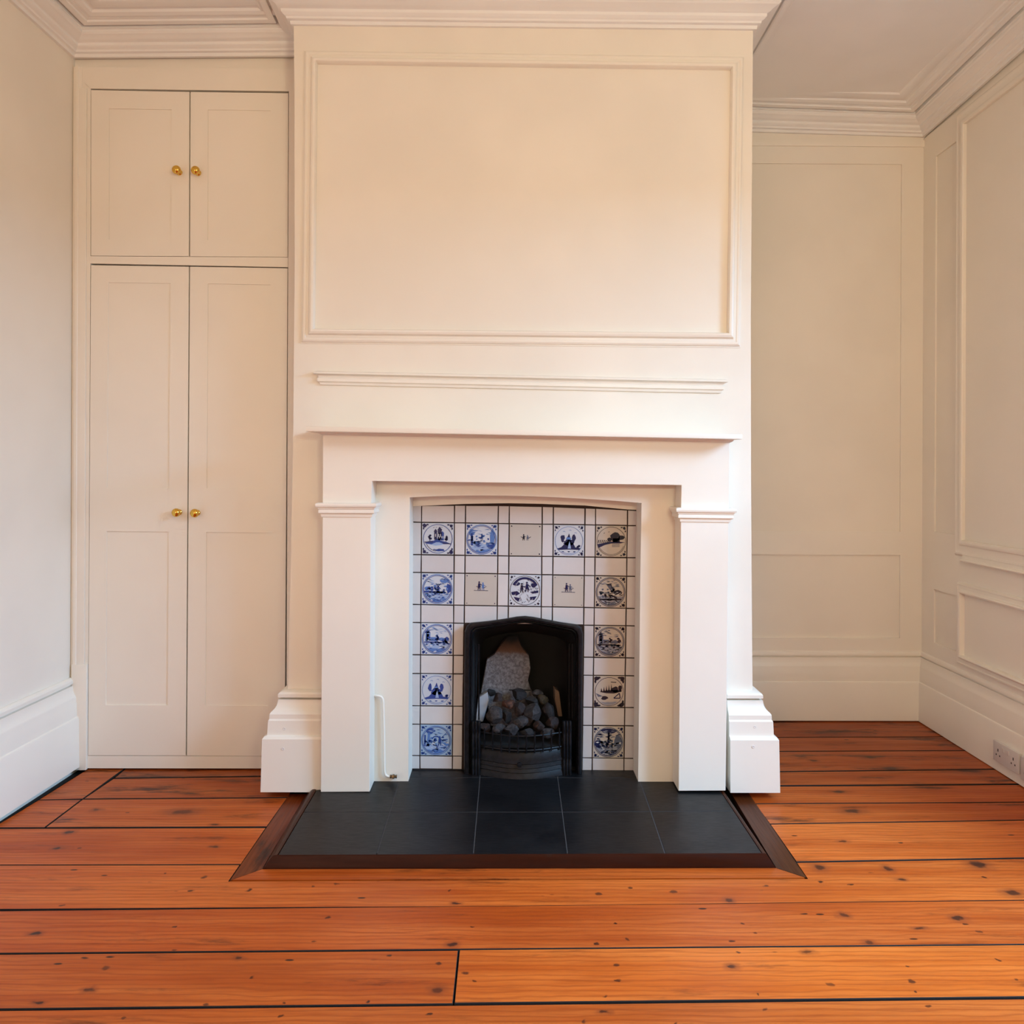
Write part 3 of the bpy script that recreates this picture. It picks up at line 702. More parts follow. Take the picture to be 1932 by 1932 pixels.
class Art:
    """flat painted decoration of a tile: polygons in tile units (-1..1), two paper-thin ink layers"""
    def __init__(s, seed): s.f = []; s.r = random.Random(seed)
    def poly(s, pts, ink, z=0): s.f.append((pts, ink, z))
    def blob(s, cx, cy, rx, ry, ink, n=9, j=.22, z=1):
        s.poly([(cx + rx * math.cos(2 * math.pi * i / n) * (1 + s.r.uniform(-j, j)), cy + ry * math.sin(2 * math.pi * i / n) * (1 + s.r.uniform(-j, j))) for i in range(n)], ink, z)
    def stroke(s, pts, wd, ink, z=2):
        for (x0, y0), (x1, y1) in zip(pts, pts[1:]):
            dx, dy = x1 - x0, y1 - y0; L = math.hypot(dx, dy) or 1; nx, ny = -dy / L * wd / 2, dx / L * wd / 2
            s.poly([(x0 + nx, y0 + ny), (x1 + nx, y1 + ny), (x1 - nx, y1 - ny), (x0 - nx, y0 - ny)], ink, z)
    def ring(s, R, wd, ink, z=3, a0=0, a1=360, n=26):
        for i in range(n):
            a, b = math.radians(a0 + (a1 - a0) * i / n), math.radians(a0 + (a1 - a0) * (i + 1) / n)
            s.poly([((R - wd) * math.cos(a), (R - wd) * math.sin(a)), (R * math.cos(a), R * math.sin(a)), (R * math.cos(b), R * math.sin(b)), ((R - wd) * math.cos(b), (R - wd) * math.sin(b))], ink, z)
    def rect(s, x0, y0, x1, y1, ink, z=1): s.poly([(x0, y0), (x1, y0), (x1, y1), (x0, y1)], ink, z)
    def corners(s, ink, k=1.0, sprig=False):
        for sx in (-1, 1):
            for sy in (-1, 1):
                s.blob(sx * .84, sy * .84, .11 * k, .11 * k, ink, 8, .3, 2)
                s.blob(sx * .90, sy * .66, .045 * k, .08 * k, ink, 6, .2, 2); s.blob(sx * .66, sy * .90, .08 * k, .045 * k, ink, 6, .2, 2)
                if sprig: s.stroke([(sx * .93, sy * .93), (sx * .70, sy * .74)], .035, ink)
    def seg(s, y, ink, wob=.03, z=0, R=.86):
        """ground: chord of the circle filled below y"""
        a = math.asin(max(-1, min(1, y / R))); pts = []
        for i in range(15):
            t = math.pi - a + (math.pi + 2 * a) * i / 14; pts.append((R * math.cos(t), R * math.sin(t)))
        for i in range(1, 7): pts.append((R * math.cos(a) * (1 - 2 * i / 7.), y + s.r.uniform(-wob, wob)))
        s.poly(pts, ink, z)
    def strokes(s, n, x0, x1, y0, y1, inks, L=.25, wd=.045, z=2, slope=.15):
        for _ in range(n):
            x, y = s.r.uniform(x0, x1), s.r.uniform(y0, y1)
            if math.hypot(x, y) > .80: continue
            l = s.r.uniform(.4, 1) * L; m_ = s.r.uniform(-slope, slope); w_ = s.r.uniform(.5, 1.2) * wd
            s.poly([(x - l / 2, y - m_ * l), (x, y + w_ / 2), (x + l / 2, y + m_ * l), (x, y - w_ / 2)], s.r.choice(inks), z)
    def tree(s, x, y, h, ink, fol=3):
        s.stroke([(x, y), (x + .01, y + h)], .04, ink)
        for i in range(fol): s.blob(x + s.r.uniform(-.06, .06), y + h * (.45 + .3 * i), .11 - .02 * i, .07, ink, 7, .3, 2)
    def castle(s, x, y, k, ink):
        s.rect(x - .20 * k, y, x - .06 * k, y + .42 * k, ink); s.rect(x - .02 * k, y, x + .18 * k, y + .50 * k, ink)
        s.poly([(x - .23 * k, y + .42 * k), (x - .13 * k, y + .56 * k), (x - .03 * k, y + .42 * k)], ink, 1)
        s.poly([(x - .05 * k, y + .50 * k), (x + .08 * k, y + .66 * k), (x + .21 * k, y + .50 * k)], ink, 1)
        for q in (-.13, .03, .12): s.rect(x + (q - .02) * k, y + .15 * k, x + (q + .015) * k, y + .30 * k, 'w', 3)
    def man(s, x, y, h, ink):
        s.blob(x, y + h * .9, h * .10, h * .11, ink, 7, .1, 2); s.poly([(x - h * .16, y + h * .3), (x - h * .1, y + h * .78), (x + h * .1, y + h * .78), (x + h * .18, y + h * .3)], ink, 2)
        s.stroke([(x - h * .07, y + h * .32), (x - h * .12, y)], h * .09, ink); s.stroke([(x + h * .07, y + h * .32), (x + h * .13, y)], h * .09, ink)
        s.stroke([(x + h * .08, y + h * .7), (x + h * .32, y + h * .55)], h * .07, ink)
    def build(s, org, ux, uz, half_x, half_y, parent, tb_):
        bm = bmesh.new(); used = {}
        for pts, ink, z in s.f:
            off = Vector((0, -.00028 * (z + 1), 0))
            cl = [(max(-.985, min(.985, x)), max(-.985, min(.985, y))) for x, y in pts]
            try: f = bm.faces.new([bm.verts.new(org + ux * (x * half_x) + uz * (y * half_y) + off) for x, y in cl])
            except Exception: continue
            f.material_index = INKO.index(ink)
            f.normal_update()
            if f.normal.y > 0: f.normal_flip()
        me = bpy.data.meshes.new('painted_scene'); bmesh.ops.translate(bm, verts=bm.verts, vec=-tb_.location)
        bm.to_mesh(me); bm.free()
        for k_ in INKO: me.materials.append(INK[k_])
        o = bpy.data.objects.new('painted_scene', me); C.objects.link(o); o.parent = parent; o['kind'] = 'stuff'
        return o
def a_castle(seed, d, mid, lt, water='w', sprig=False, big=1.0):     # castle on a mound between trees
    A = Art(seed); A.ring(.93, .035, mid); A.corners(d, 1.1, sprig)
    A.seg(-.30, lt, z=0) if water == 'wash' else None
    A.poly([(-.82, -.30), (-.6, -.16), (-.25, -.12), (-.02, .02), (.22, -.12), (.55, -.2), (.84, -.32), (.4, -.34), (.1, -.22), (-.1, -.22), (-.4, -.36)], mid, 1)
    A.stroke([(-.84, -.22), (-.3, -.2)], .06, d); A.stroke([(.3, -.26), (.82, -.32)], .06, d)
    A.castle(.02, -.06, big * 1.25, d); A.castle(.22, -.10, big * .9, mid); A.blob(0, -.3, .55, .12, lt, 10, .3, 0); A.tree(-.5, -.15, .34, d); A.tree(.52, -.18, .30, d)
    for i in range(4): A.stroke([(-.3 + i * .17, .70 + .03 * (i % 2)), (-.22 + i * .17, .74)], .025, d)
    A.ring(.80, .03, d, a0=205, a1=262); A.blob(.15, -.72, .32, .09, mid, 10, .3, 1); A.strokes(10, -.3, .5, -.82, -.62, [d, mid], .2, .07)
    return A
def a_mound(seed, d, mid, lt):                                         # domed house on an island between poplars
    A = Art(seed); A.ring(.92, .025, mid); A.corners(d, .85, True)
    A.poly([(-.80, -.52), (-.5, -.42), (-.28, -.18), (-.05, .02), (.12, .02), (.3, -.2), (.42, -.42), (.80, -.48), (.7, -.58), (0, -.56), (-.7, -.60)], d, 1)
    A.poly([(-.08, -.5), (-.02, -.2), (.04, -.02), (.10, -.3), (.14, -.5)], lt, 2)
    A.blob(-.42, .16, .13, .24, d); A.blob(.32, .16, .12, .24, d); A.blob(0, -.12, .34, .22, d); A.stroke([(-.42, .0), (-.2, -.1)], .07, d); A.stroke([(.3, .0), (.12, -.1)], .07, d)
    A.blob(-.02, .14, .15, .12, mid); A.poly([(-.10, .22), (0, .48), (.08, .22)], d, 2); A.tree(.62, -.48, .2, d, 2)
    for i in range(3): A.blob(-.4 + i * .38, -.70, .09, .03, d, 7, .3, 2)
    for (x, y) in ((-.4, .58), (.0, .66), (.35, .5)): A.stroke([(x, y), (x + .09, y + .04), (x + .15, y - .02)], .025, mid)
    A.ring(.84, .025, mid, a0=235, a1=305)
    return A
def a_land(seed, d, mid, lt, kind='tower', dense=1.0):                 # ringed landscape
    A = Art(seed); A.ring(.96, .05, mid); A.corners(d, .9, True); A.ring(.88, .03, d)
    A.seg(-.28, lt, .05); A.seg(-.62, mid, .06, 1)
    A.strokes(int(22 * dense), -.7, .7, .3, .78, [lt, mid], .42, .06); A.strokes(int(60 * dense), -.8, .8, -.82, .0, [d, mid, lt, 'w', d], .36, .08, slope=.3)
    for _ in range(int(14 * dense)): A.blob(A.r.uniform(-.7, .7), A.r.uniform(-.35, .25), A.r.uniform(.04, .12), A.r.uniform(.04, .10), A.r.choice([d, mid, mid]), 7, .4, 2)
    if kind == 'tower':
        A.rect(-.72, -.15, -.42, .38, mid); A.rect(-.66, -.15, -.5, .50, d); A.poly([(-.76, .38), (-.58, .62), (-.40, .38)], d, 1); A.rect(-.4, -.15, -.05, .12, mid)
        A.tree(.05, -.12, .3, d); A.blob(.35, -.02, .22, .12, mid); A.stroke([(-.8, -.2), (.7, -.22)], .08, d); A.blob(.62, .02, .14, .12, d)
    if kind == 'mill':
        A.poly([(-.05, -.2), (-.0, .15), (.1, .15), (.16, -.2)], d, 2); A.stroke([(-.12, .0), (.22, .36)], .05, d); A.stroke([(-.1, .36), (.2, 0)], .05, d)
        A.blob(-.62, .02, .18, .16, mid); A.blob(-.35, .02, .12, .14, d); A.blob(.45, .55, .28, .16, mid); A.blob(.72, .05, .18, .32, d); A.stroke([(-.84, -.18), (.5, -.22)], .12, d)
    if kind == 'figure':
        A.blob(-.62, .45, .20, .24, mid); A.stroke([(-.60, -.4), (-.62, .4)], .14, d); A.man(.02, -.05, .42, d); A.blob(.66, .15, .16, .5, mid); A.blob(.6, -.35, .26, .22, d); A.blob(-.4, -.2, .2, .1, d)
    if kind == 'fisher':
        A.blob(-.38, .62, .30, .20, d); A.stroke([(-.52, -.35), (-.45, .5)], .16, mid); A.stroke([(-.72, -.3), (-.7, .35)], .10, d); A.man(.22, -.35, .62, d); A.stroke([(.25, .1), (.68, .52)], .035, d)
        A.blob(-.3, -.05, .12, .06, d); A.blob(.6, -.3, .22, .14, mid); A.ring(.30, .07, d, a0=20, a1=160)
    if kind == 'beach':
        A.poly([(-.3, .5), (.0, .52), (.25, .0), (.1, -.05)], mid, 2); A.stroke([(.0, .5), (.3, -.1)], .05, d); A.blob(.45, -.02, .30, .16, d); A.man(-.30, -.42, .3, d); A.man(-.02, -.42, .26, d); A.blob(.3, -.35, .12, .09, d); A.stroke([(-.7, -.5), (.7, -.46)], .10, d)
    if kind == 'oak':
        A.blob(.0, .72, .50, .16, d); A.stroke([(-.02, -.2), (.02, .65)], .11, d); A.man(-.1, -.42, .42, d); A.man(.22, -.42, .42, mid); A.blob(-.62, -.1, .28, .28, d); A.blob(.62, .0, .24, .4, mid); A.strokes(30, -.8, .8, -.8, .6, [d, mid, 'h'], .4, .09)
    return A
def a_small(seed, d, mid, x=0.0, corner=.06, ground=True, sc=.7):
    A = Art(seed)
    for sx in (-1, 1):
        for sy in (-1, 1): A.blob(sx * .88, sy * .88, corner, corner, d, 6, .3, 1)
    A.man(x - .12, -.02, sc * .8, d); A.man(x + .12, -.02, sc * .7, mid)
    A.stroke([(x - .3, .22), (x - .1, .1)], .03, d); A.stroke([(x + .34, .22), (x + .16, .1)], .03, d)
    if ground: A.stroke([(x - .45, -.05), (x + .45, -.06)], .03, d)
    return A
def a_dense(seed):
    A = Art(seed); A.ring(.95, .03, 'k'); A.corners('k', .7)
    A.ring(.86, .14, 'n', a0=25, a1=155); A.man(-.2, -.15, .62, 'k'); A.man(.12, -.1, .66, 'n'); A.blob(-.5, .42, .2, .12, 'n'); A.blob(.55, .35, .18, .14, 'n')
    A.poly([(-.86, -.12), (-.5, -.05), (-.3, -.2), (-.5, -.34), (-.82, -.30)], 'n', 1); A.poly([(.3, -.1), (.84, .02), (.84, -.14), (.5, -.2)], 'n', 1); A.poly([(.3, -.42), (.74, -.36), (.6, -.6), (.36, -.62)], 'n', 1)
    A.poly([(-.7, -.42), (-.3, -.5), (-.4, -.74), (-.6, -.6)], 'n', 1); A.strokes(55, -.8, .8, -.8, .75, ['k', 'n', 'n', 'w'], .26, .05, slope=1.2); A.ring(.28, .05, 'n', a0=0, a1=180)
    return A
pics = {(1, 1): (M_tile_blue, lambda: a_castle(1, 'n', 'b', 'l'), 'blue castle between trees in a ring, dark corners'),
        (3, 1): (M_tile_blue, lambda: a_land(2, 'b', 'm', 'l', 'figure'), 'dense blue landscape with a standing figure in a ring'),
        (5, 1): (M_tile_buff, lambda: a_small(3, 'k', 'g', 0, .045, False, .5), 'buff tile with two tiny figures and specks at the corners'),
        (7, 1): (M_tile_blue, lambda: a_mound(4, 'n', 'm', 'l'), 'navy island house between poplars in a ring'),
        (9, 1): (M_tile_buff, lambda: None, 'black-blue house with palisade on a hill in a ring'),
        (1, 3): (M_tile_blue, lambda: a_land(6, 'b', 'm', 'l', 'mill'), 'bright blue windmill landscape in a ring'),
        (3, 3): (M_tile_buff, lambda: a_small(7, 'n', 'm', 0, .04), 'small blue group of figures on a ground line'),
        (5, 3): (M_tile_blue, lambda: a_dense(8), 'dense navy crowd scene in a ring'),
        (7, 3): (M_tile_buff, lambda: a_small(9, 'n', 'g', 0, .03), 'small blue striding figures on a ground line'),
        (9, 3): (M_tile_buff, lambda: a_land(10, 'k', 'g', 'h', 'beach', 1.2), 'grey-blue shore scene in a ring'),
        (1, 5): (M_tile_blue, lambda: a_land(11, 'b', 'm', 'l', 'tower'), 'bright blue tower and river scene in a ring'),
        (9, 5): (M_tile_buff, lambda: a_land(12, 'k', 'g', 'h', 'tower'), 'grey-blue tower and river scene in a ring'),
        (1, 7): (M_tile_blue, lambda: a_mound(13, 'b', 'm', 'l'), 'bright blue island house between poplars in a ring'),
        (9, 7): (M_tile_buff, lambda: None, 'dark ships and shore in a ring with filled corners'),
        (1, 9): (M_tile_wash, lambda: a_land(15, 'b', 'm', 'l', 'fisher'), 'washed blue angler beside a tree in a ring'),
        (9, 9): (M_tile_buff, lambda: a_land(16, 'n', 'g', 'h', 'oak', 1.5), 'dark blue pair of figures under a spreading tree')}
def a_hill(seed):
    A = Art(seed); A.ring(.94, .025, 'k'); A.corners('k', .9)
    A.poly([(-.92, -.2), (-.5, -.12), (-.1, -.02), (.4, .0), (.9, -.06), (.6, -.12), (0, -.14), (-.4, -.24), (-.82, -.44)], 'n', 1)
    A.blob(.28, .28, .34, .28, 'k', 11); A.blob(.66, .25, .18, .16, 'k'); A.blob(-.12, .12, .16, .14, 'k'); A.rect(.1, -.05, .55, .2, 'k')
    for i in range(6): A.stroke([(-.85 + i * .12, -.12), (-.80 + i * .12, .08)], .05, 'k')
    for i in range(3): A.stroke([(.05, -.2 - i * .07), (.55, -.16 - i * .08)], .03, 'g')
    A.ring(.86, .02, 'k', a0=200, a1=340); A.stroke([(-.5, .5), (-.42, .54)], .03, 'k'); A.stroke([(-.2, .58), (-.12, .62)], .03, 'k'); return A
def a_ships(seed):
    A = Art(seed); A.ring(.93, .03, 'n'); A.corners('k', 1.5)
    A.poly([(-.62, -.02), (-.2, -.10), (.3, -.12), (.8, .0), (.8, .12), (.3, .10), (-.2, .08)], 'k', 1)
    for i in range(5): A.poly([(-.55 + i * .16, 0), (-.50 + i * .16, .25 + .07 * i), (-.44 + i * .16, 0)], 'k', 1)
    A.blob(.38, .12, .24, .20, 'k'); A.blob(.72, .24, .12, .2, 'k'); A.blob(-.3, -.42, .22, .12, 'k'); A.poly([(-.86, -.1), (-.4, -.3), (-.7, -.35)], 'g', 1)
    A.stroke([(.3, -.42), (.66, -.1), (.72, -.42), (.3, -.42)], .06, 'n'); A.stroke([(.1, .62), (.45, .60)], .05, 'k'); A.seg(-.66, 'h', .04); return A
pics[(9, 1)] = (M_tile_buff, lambda: a_hill(5), pics[(9, 1)][2]); pics[(9, 7)] = (M_tile_buff, lambda: a_ships(14), pics[(9, 7)][2])
random.seed(5)
ntile = 0
for r in range(11):
    for c in range(11):
        if r >= 5 and 3 <= c <= 7: continue
        a, b, c2, d = gp(c, r), gp(c + 1, r), gp(c + 1, r + 1), gp(c, r + 1)
        g = .0021
        pts = [a + Vector((g, 0, -g)), b + Vector((-g, 0, -g)), c2 + Vector((-g, 0, g)), d + Vector((g, 0, g))]
        th = .0045 + random.uniform(-.0008, .0008)
        pts = [p + Vector((random.uniform(-.0005, .0005), -th, random.uniform(-.0005, .0005))) for p in pts]
        pic = pics.get((c, r))
        mat = pic[0] if pic else M_tile
        bm = bmesh.new()
        # bodies with a softened front edge
        fr = [bm.verts.new(p) for p in pts]; bk = [bm.verts.new(p + Vector((0, th, 0))) for p in pts]
        bm.faces.new(fr)
        for i in range(4): bm.faces.new((fr[i], bk[i], bk[(i + 1) % 4], fr[(i + 1) % 4]))
        es = [e for e in bm.edges if all(v in fr for v in e.verts)]
        bmesh.ops.bevel(bm, geom=es, offset=.0011, segments=1, affect='EDGES')
        t = finish(bm, 'picture_tile' if pic else 'plain_tile', mat, None, None, origin=tb.location); child(t, tb)
        if pic:
            t['label'] = pic[2]
            A = pic[1]()
            org = sum(pts, Vector()) / 4; ux = (pts[1] - pts[0] + pts[2] - pts[3]); uz = (pts[0] - pts[3] + pts[1] - pts[2])
            hx, hy = ux.length / 4, uz.length / 4
            A.build(org, ux.normalized(), uz.normalized(), hx, hy, t, tb)

# ------------------------------------------------------------------ cast-iron insert
YI = 3.018
ins = thing('fireplace_insert', onY(987, 1460, YI), 'black cast-iron arched fireplace insert with barred grate standing in the tiled back', 'fireplace insert')
def ic(bm, name, mat=None, smooth=35, parent=None):
    o = finish(bm, name, mat or M_iron, None, smooth, origin=ins.location); child(o, ins)
    if parent: o.parent = parent; o.location = (0, 0, 0)
    return o
outer = [(875, 1459), (875.5, 1300), (876.5, 1192), (880, 1181), (888, 1174.5), (920, 1171.5), (953, 1167), (975, 1163), (990.5, 1161.8), (1006, 1163.5), (1024, 1167), (1058, 1173.5), (1089, 1178), (1097, 1183), (1100, 1194), (1099, 1300), (1098, 1459)]
inner = [(891, 1459), (891, 1300), (891.5, 1206), (894, 1195), (901, 1188.5), (925, 1184.5), (953, 1180), (975, 1176.5), (990, 1175), (1006, 1177), (1024, 1180.5), (1053, 1186), (1076, 1191), (1083, 1196.5), (1086, 1207), (1086, 1300), (1085.5, 1459)]
bm = bmesh.new(); n = len(outer); R = []
def lay(tbl, Y, k):           # k blends outer -> inner
    vs = [onY(o_[0] + (i_[0] - o_[0]) * k, o_[1] + (i_[1] - o_[1]) * k, Y) for o_, i_ in zip(outer, inner)]
    for v in vs:
        if v.z < HZ + .03: v.z = HZ + .001
    return [bm.verts.new(v) for v in vs]
R = [lay(0, YT + .004, 0), lay(0, YI + .012, 0), lay(0, YI + .003, .12), lay(0, YI, .35), lay(0, YI + .002, .6), lay(0, YI + .014, .72), lay(0, YI + .012, .85), lay(0, YI + .03, 1), lay(0, YI + .09, 1.05)]
for a, b in zip(R, R[1:]):
    for i in range(n - 1): bm.faces.new((a[i], a[i + 1], b[i + 1], b[i]))
ic(bm, 'arched_frame', smooth=40)
# dark firebox behind the frame
bm = bmesh.new()
fb = [lay(0, YI + .085, 1.02), lay(0, YI + .30, 2.2)]
for i in range(n - 1): bm.faces.new((fb[0][i], fb[0][i + 1], fb[1][i + 1], fb[1][i]))
bm.faces.new(fb[1]); bm.faces.new((fb[0][0], fb[0][-1], fb[1][-1], fb[1][0]))
ic(bm, 'firebox', M_soot, 40)
# cheeks: thin raised ribs beside the opening
bm = bmesh.new()
bm.free()
for px in (897, 903.5, 1080, 1074):
    bm = bmesh.new(); p0, p1 = onY(px, 1215, YI + .05), onY(px, 1358, YI + .05); add_tube(bm, [p0, p1], .003, 6); ic(bm, 'cheek_rib')
# fire brick lining: tall pale back with splayed cheeks
YB = YI + .19
bm = bmesh.new()
pts = [(906, 1312), (913, 1275), (918.5, 1245), (932, 1236), (948, 1212), (958, 1201), (976, 1200), (984, 1222), (998, 1238), (1001, 1262), (996, 1285), (1001, 1302), (1012, 1320), (1014, 1345), (1000, 1370), (925, 1370), (920, 1330)]
fr = [onY(x, y, YB - (.03 if x < 920 else 0)) for x, y in pts]
add_prism(bm, fr, (0, .04, 0), .003, 1)
fb_o = ic(bm, 'fire_back', M_brick, 35); fb_o['label'] = 'pale ash-whitened brick at the back of the firebox'
bm = bmesh.new(); add_prism(bm, [onY(921, 1300.5, YB - .001), onY(1001, 1301, YB - .001), onY(1001.5, 1303, YB - .001), onY(921, 1302.3, YB - .001)], (0, -.002, 0)); ic(bm, 'brick_joint', M_soot, None, fb_o)
M_ash = flat('ash_white', (0.42, 0.43, 0.47, 1), .9); M_tan = flat('scorched_tan', (0.16, 0.10, 0.065, 1), .9)
YCk = YI + .12
bm = bmesh.new(); add_prism(bm, [onY(x, y, YCk) for x, y in ((902, 1316), (920, 1306), (922, 1322), (911, 1362), (897, 1362))], (.004, .05, 0), .002, 1); o = ic(bm, 'side_brick', M_ash); o['label'] = 'white ashy left cheek brick'
bm = bmesh.new(); add_prism(bm, [onY(x, y, YCk) for x, y in ((1047, 1300), (1055, 1305), (1061, 1352), (1053, 1352), (1047, 1320))], (-.004, .05, 0), .002, 1); o = ic(bm, 'side_brick', M_tan); o['label'] = 'scorched tan right cheek brick'
# reeded side posts
for x0p, x1p in ((890, 906), (1062, 1078.5)):
    bm = bmesh.new(); Yp = YI - .012
    a, b = onY(x0p, 1362, Yp), onY(x1p, 1457, Yp)
    for i in range(3):
        x = a.x + (b.x - a.x) * (i + .5) / 3; r = (b.x - a.x) / 6.4
        add_lathe(bm, (x, Yp + .006, HZ + .001), (0, 0, 1), [(0, 0), (r, 0), (r, .055), (r * .75, .058), (r * .75, .066), (r, .069), (r, .150), (r * .72, .154), (r * .72, .166), (r, .169), (r, a.z - HZ - .008), (r * .6, a.z - HZ), (0, a.z - HZ + .001)], 10)
    add_box(bm, (a.x, Yp + .006, HZ), (b.x, Yp + .03, a.z - .004))
    ic(bm, 'reeded_post')
# bowed basket: two rails and upright bars
xa, xb = onY(906, 1400, YI).x, onY(1063, 1400, YI).x
def bow(t, zpx, depth=.055): 
    x = xa + (xb - xa) * t; Y = YI + .004 - depth * math.sin(math.pi * t) * .9
    return Vector((x, Y, 0))
def railz(px, py): return onY(px, py, YI - .045).z
for py, rr in ((1389, .0030), (1416, .0042)):
    z = railz(985, py); bm = bmesh.new(); add_tube(bm, [bow(i / 16, 0) + Vector((0, 0, z)) for i in range(17)], rr, 8); ic(bm, 'grate_rail')
zt0, zb0 = railz(985, 1380), railz(985, 1421)
for i in range(10):
    t = (i + .5) / 10; bm = bmesh.new(); p = bow(t, 0)
    q0 = p + Vector((0, -.003, zb0)); q1 = p + Vector((0, -.003, zt0))
    add_tube(bm, [q0, q0 + (q1 - q0) * .25, q0 + (q1 - q0) * .8, q1], [.0026, .0034, .0030, .0022], 6); ic(bm, 'grate_bar')
# ash-pan cover: bowed ribbed plate
bm = bmesh.new(); rows = []
zA, zB = railz(985, 1419) , HZ + .0005
for zt_, dd in ((0, .004), (.05, .0), (.30, -.003), (.42, -.006), (.45, -.002), (.58, -.006), (.61, -.002), (.74, -.007), (.77, -.003), (.9, -.009), (1, -.011)):
    z = zA + (zB - zA) * zt_
    rows.append([bm.verts.new(bow(i / 20, 0, .048) + Vector((0, dd - .0, z + (-.004 * math.sin(math.pi * i / 20) if zt_ < .95 else 0)))) for i in range(21)])
for a, b in zip(rows, rows[1:]):
    for i in range(20): bm.faces.new((a[i], a[i + 1], b[i + 1], b[i]))
cover = ic(bm, 'ash_pan_cover', smooth=50)
bm = bmesh.new(); p = bow(.47, 0); add_lathe(bm, p + Vector((0, -.0, (zA + zB) / 2 + .006)), (0, -1, 0), [(.007, 0), (.010, .008), (.009, .013), (0, .015)], 10); ic(bm, 'cover_knob', None, 40, cover)
bm = bmesh.new(); add_box(bm, (xa, YI, railz(985, 1419)), (xb, YI + .16, railz(985, 1414))); add_box(bm, (xa - .02, YI + .03, HZ + .0005), (xb + .02, YI + .05, railz(985, 1419))); ic(bm, 'grate_floor', M_soot, None)

# coals
def coalmat(nm, c1, c2):
    m = NT(nm); p = m.pos(); n = m.noise(p, 70, 5, .7)
    m.l(m.mix(m.ramp(n, .35, .7), c1, c2), m.b.inputs['Base Color']); m.b.inputs['Roughness'].default_value = .8; m.bump(n, .8, .004); return m.m
MC = {'grey': coalmat('ashy_coal', (0.012, 0.009, 0.009, 1), (0.0525, 0.0434, 0.0434, 1)), 'dark': coalmat('dark_coal', (0.004, 0.003, 0.003, 1), (0.014, 0.0091, 0.0091, 1)),
      'brown': coalmat('brown_coal', (0.010, 0.004, 0.003, 1), (0.035, 0.0175, 0.014, 1)), 'orange': coalmat('rust_coal', (0.025, 0.007, 0.003, 1), (0.13, 0.045, 0.02, 1)), 'ochre': coalmat('ochre_coal', (0.015, 0.008, 0.002, 1), (0.06, 0.035, 0.008, 1))}
coals = [(934.5, 1348, 17, 15, 'grey', .03, 'dark grey rounded coal lump at the left above the grate rail'), (983, 1361, 14, 12, 'grey', .015, 'pale grey coal lump in the middle front of the pile'), (1018, 1371, 12, 10, 'brown', .012, 'brown-grey coal lump low at the right front'),
         (1007, 1345, 17, 17, 'grey', .04, 'large grey angular coal lump right of centre'), (960, 1328, 12, 9, 'orange', .07, 'rusty orange coal lump near the top of the pile'), (979, 1336, 12, 14, 'brown', .065, 'reddish brown coal lump behind the centre'),
         (939, 1317, 11, 9, 'brown', .09, 'small brown coal lump high on the left'), (979, 1310, 16, 10, 'dark', .115, 'dark flat coal lump topmost against the pale brick'), (1024, 1319, 11, 9, 'ochre', .09, 'ochre coal lump high on the right'),
         (1036, 1340, 15, 18, 'dark', .07, 'large dark coal lump at the right side'), (1042, 1364, 13, 13, 'brown', .035, 'brown coal lump at the right end of the basket'), (916, 1372, 11, 10, 'brown', .02, 'brown coal lump at the left end of the basket'),
         (940, 1375, 14, 9, 'grey', .0, 'grey coal lump resting low on the left rail'), (964, 1377, 14, 11, 'grey', -.006, 'grey coal lump low between the middle bars'), (992, 1382, 14, 8, 'dark', -.01, 'dark coal lump at the bottom centre of the grate'),
         (1032, 1383, 14, 9, 'grey', .004, 'grey flat coal lump at the bottom right of the grate'), (957, 1352, 13, 13, 'dark', .05, 'dark coal lump in the hollow left of centre'), (1003, 1322, 14, 10, 'dark', .09, 'dark coal lump behind the large grey one'),
         (927, 1306, 9, 7, 'dark', .12, 'small black coal lump beside the left cheek brick'), (1014, 1310, 11, 8, 'grey', .12, 'grey coal lump top right of the pale brick')]
for i, (px, py, wx, wy, kd, dy, lb) in enumerate(coals):
    Y = YI + .015 + dy; c = onY(px, py, Y); r = random.Random(i + 50)
    bm = bmesh.new(); bmesh.ops.create_icosphere(bm, subdivisions=3, radius=1)
    planes = [(Vector((r.uniform(-1, 1), r.uniform(-1, 1), r.uniform(-1, 1))).normalized(), r.uniform(.5, .82)) for _ in range(11)]
    sx, sz = wx * Y / F * 1.12, wy * Y / F * 1.15
    for v in bm.verts:
        p = v.co.copy()
        for nn, dd in planes:
            k_ = p.dot(nn)
            if k_ > dd: p -= nn * (k_ - dd)
        p *= 1 + .07 * noise.noise(p * 3 + Vector((i * 5, 0, 0)))
        v.co = Vector((p.x * sx, p.y * (sx + sz) / 2, p.z * sz))
    o = finish(bm, 'coal', MC[kd], None, 30); o.location = c
    prop(o, lb, 'coal', 'coals heaped in the fireplace grate')

# ------------------------------------------------------------------ gas pipe on the left jamb
gp_ = thing('gas_pipe', onY(722, 1465, YC - .01), 'thin white painted gas pipe with brass valve on the jamb left of the tiles', 'pipe')
def on(px, py, d=.012): return onY(px, py, YC - d)
path = [on(706, 1313.2, .008), on(708, 1312.6), on(714, 1312.8), on(719, 1314.5), on(722, 1319), on(723, 1326), on(724.2, 1380), on(725, 1440), on(725.3, 1455), on(727, 1461.5), on(731, 1464.8), on(736, 1465.3)]
bm = bmesh.new(); add_tube(bm, path, .0046, 10); child(finish(bm, 'pipe', M_joinery, None, 60, origin=gp_.location), gp_)
M_valve = flat('tarnished_brass', (0.16, 0.12, 0.07, 1), .3, .9)
bm = bmesh.new(); c = on(736, 1465); add_lathe(bm, c, (1, 0, 0), [(.003, -.001), (.0065, 0), (.0065, .005), (.0045, .006), (.0045, .008), (.008, .009), (.008, .016), (.005, .0175), (.005, .0215), (.0065, .022), (.0065, .025), (0, .0255)], 6)
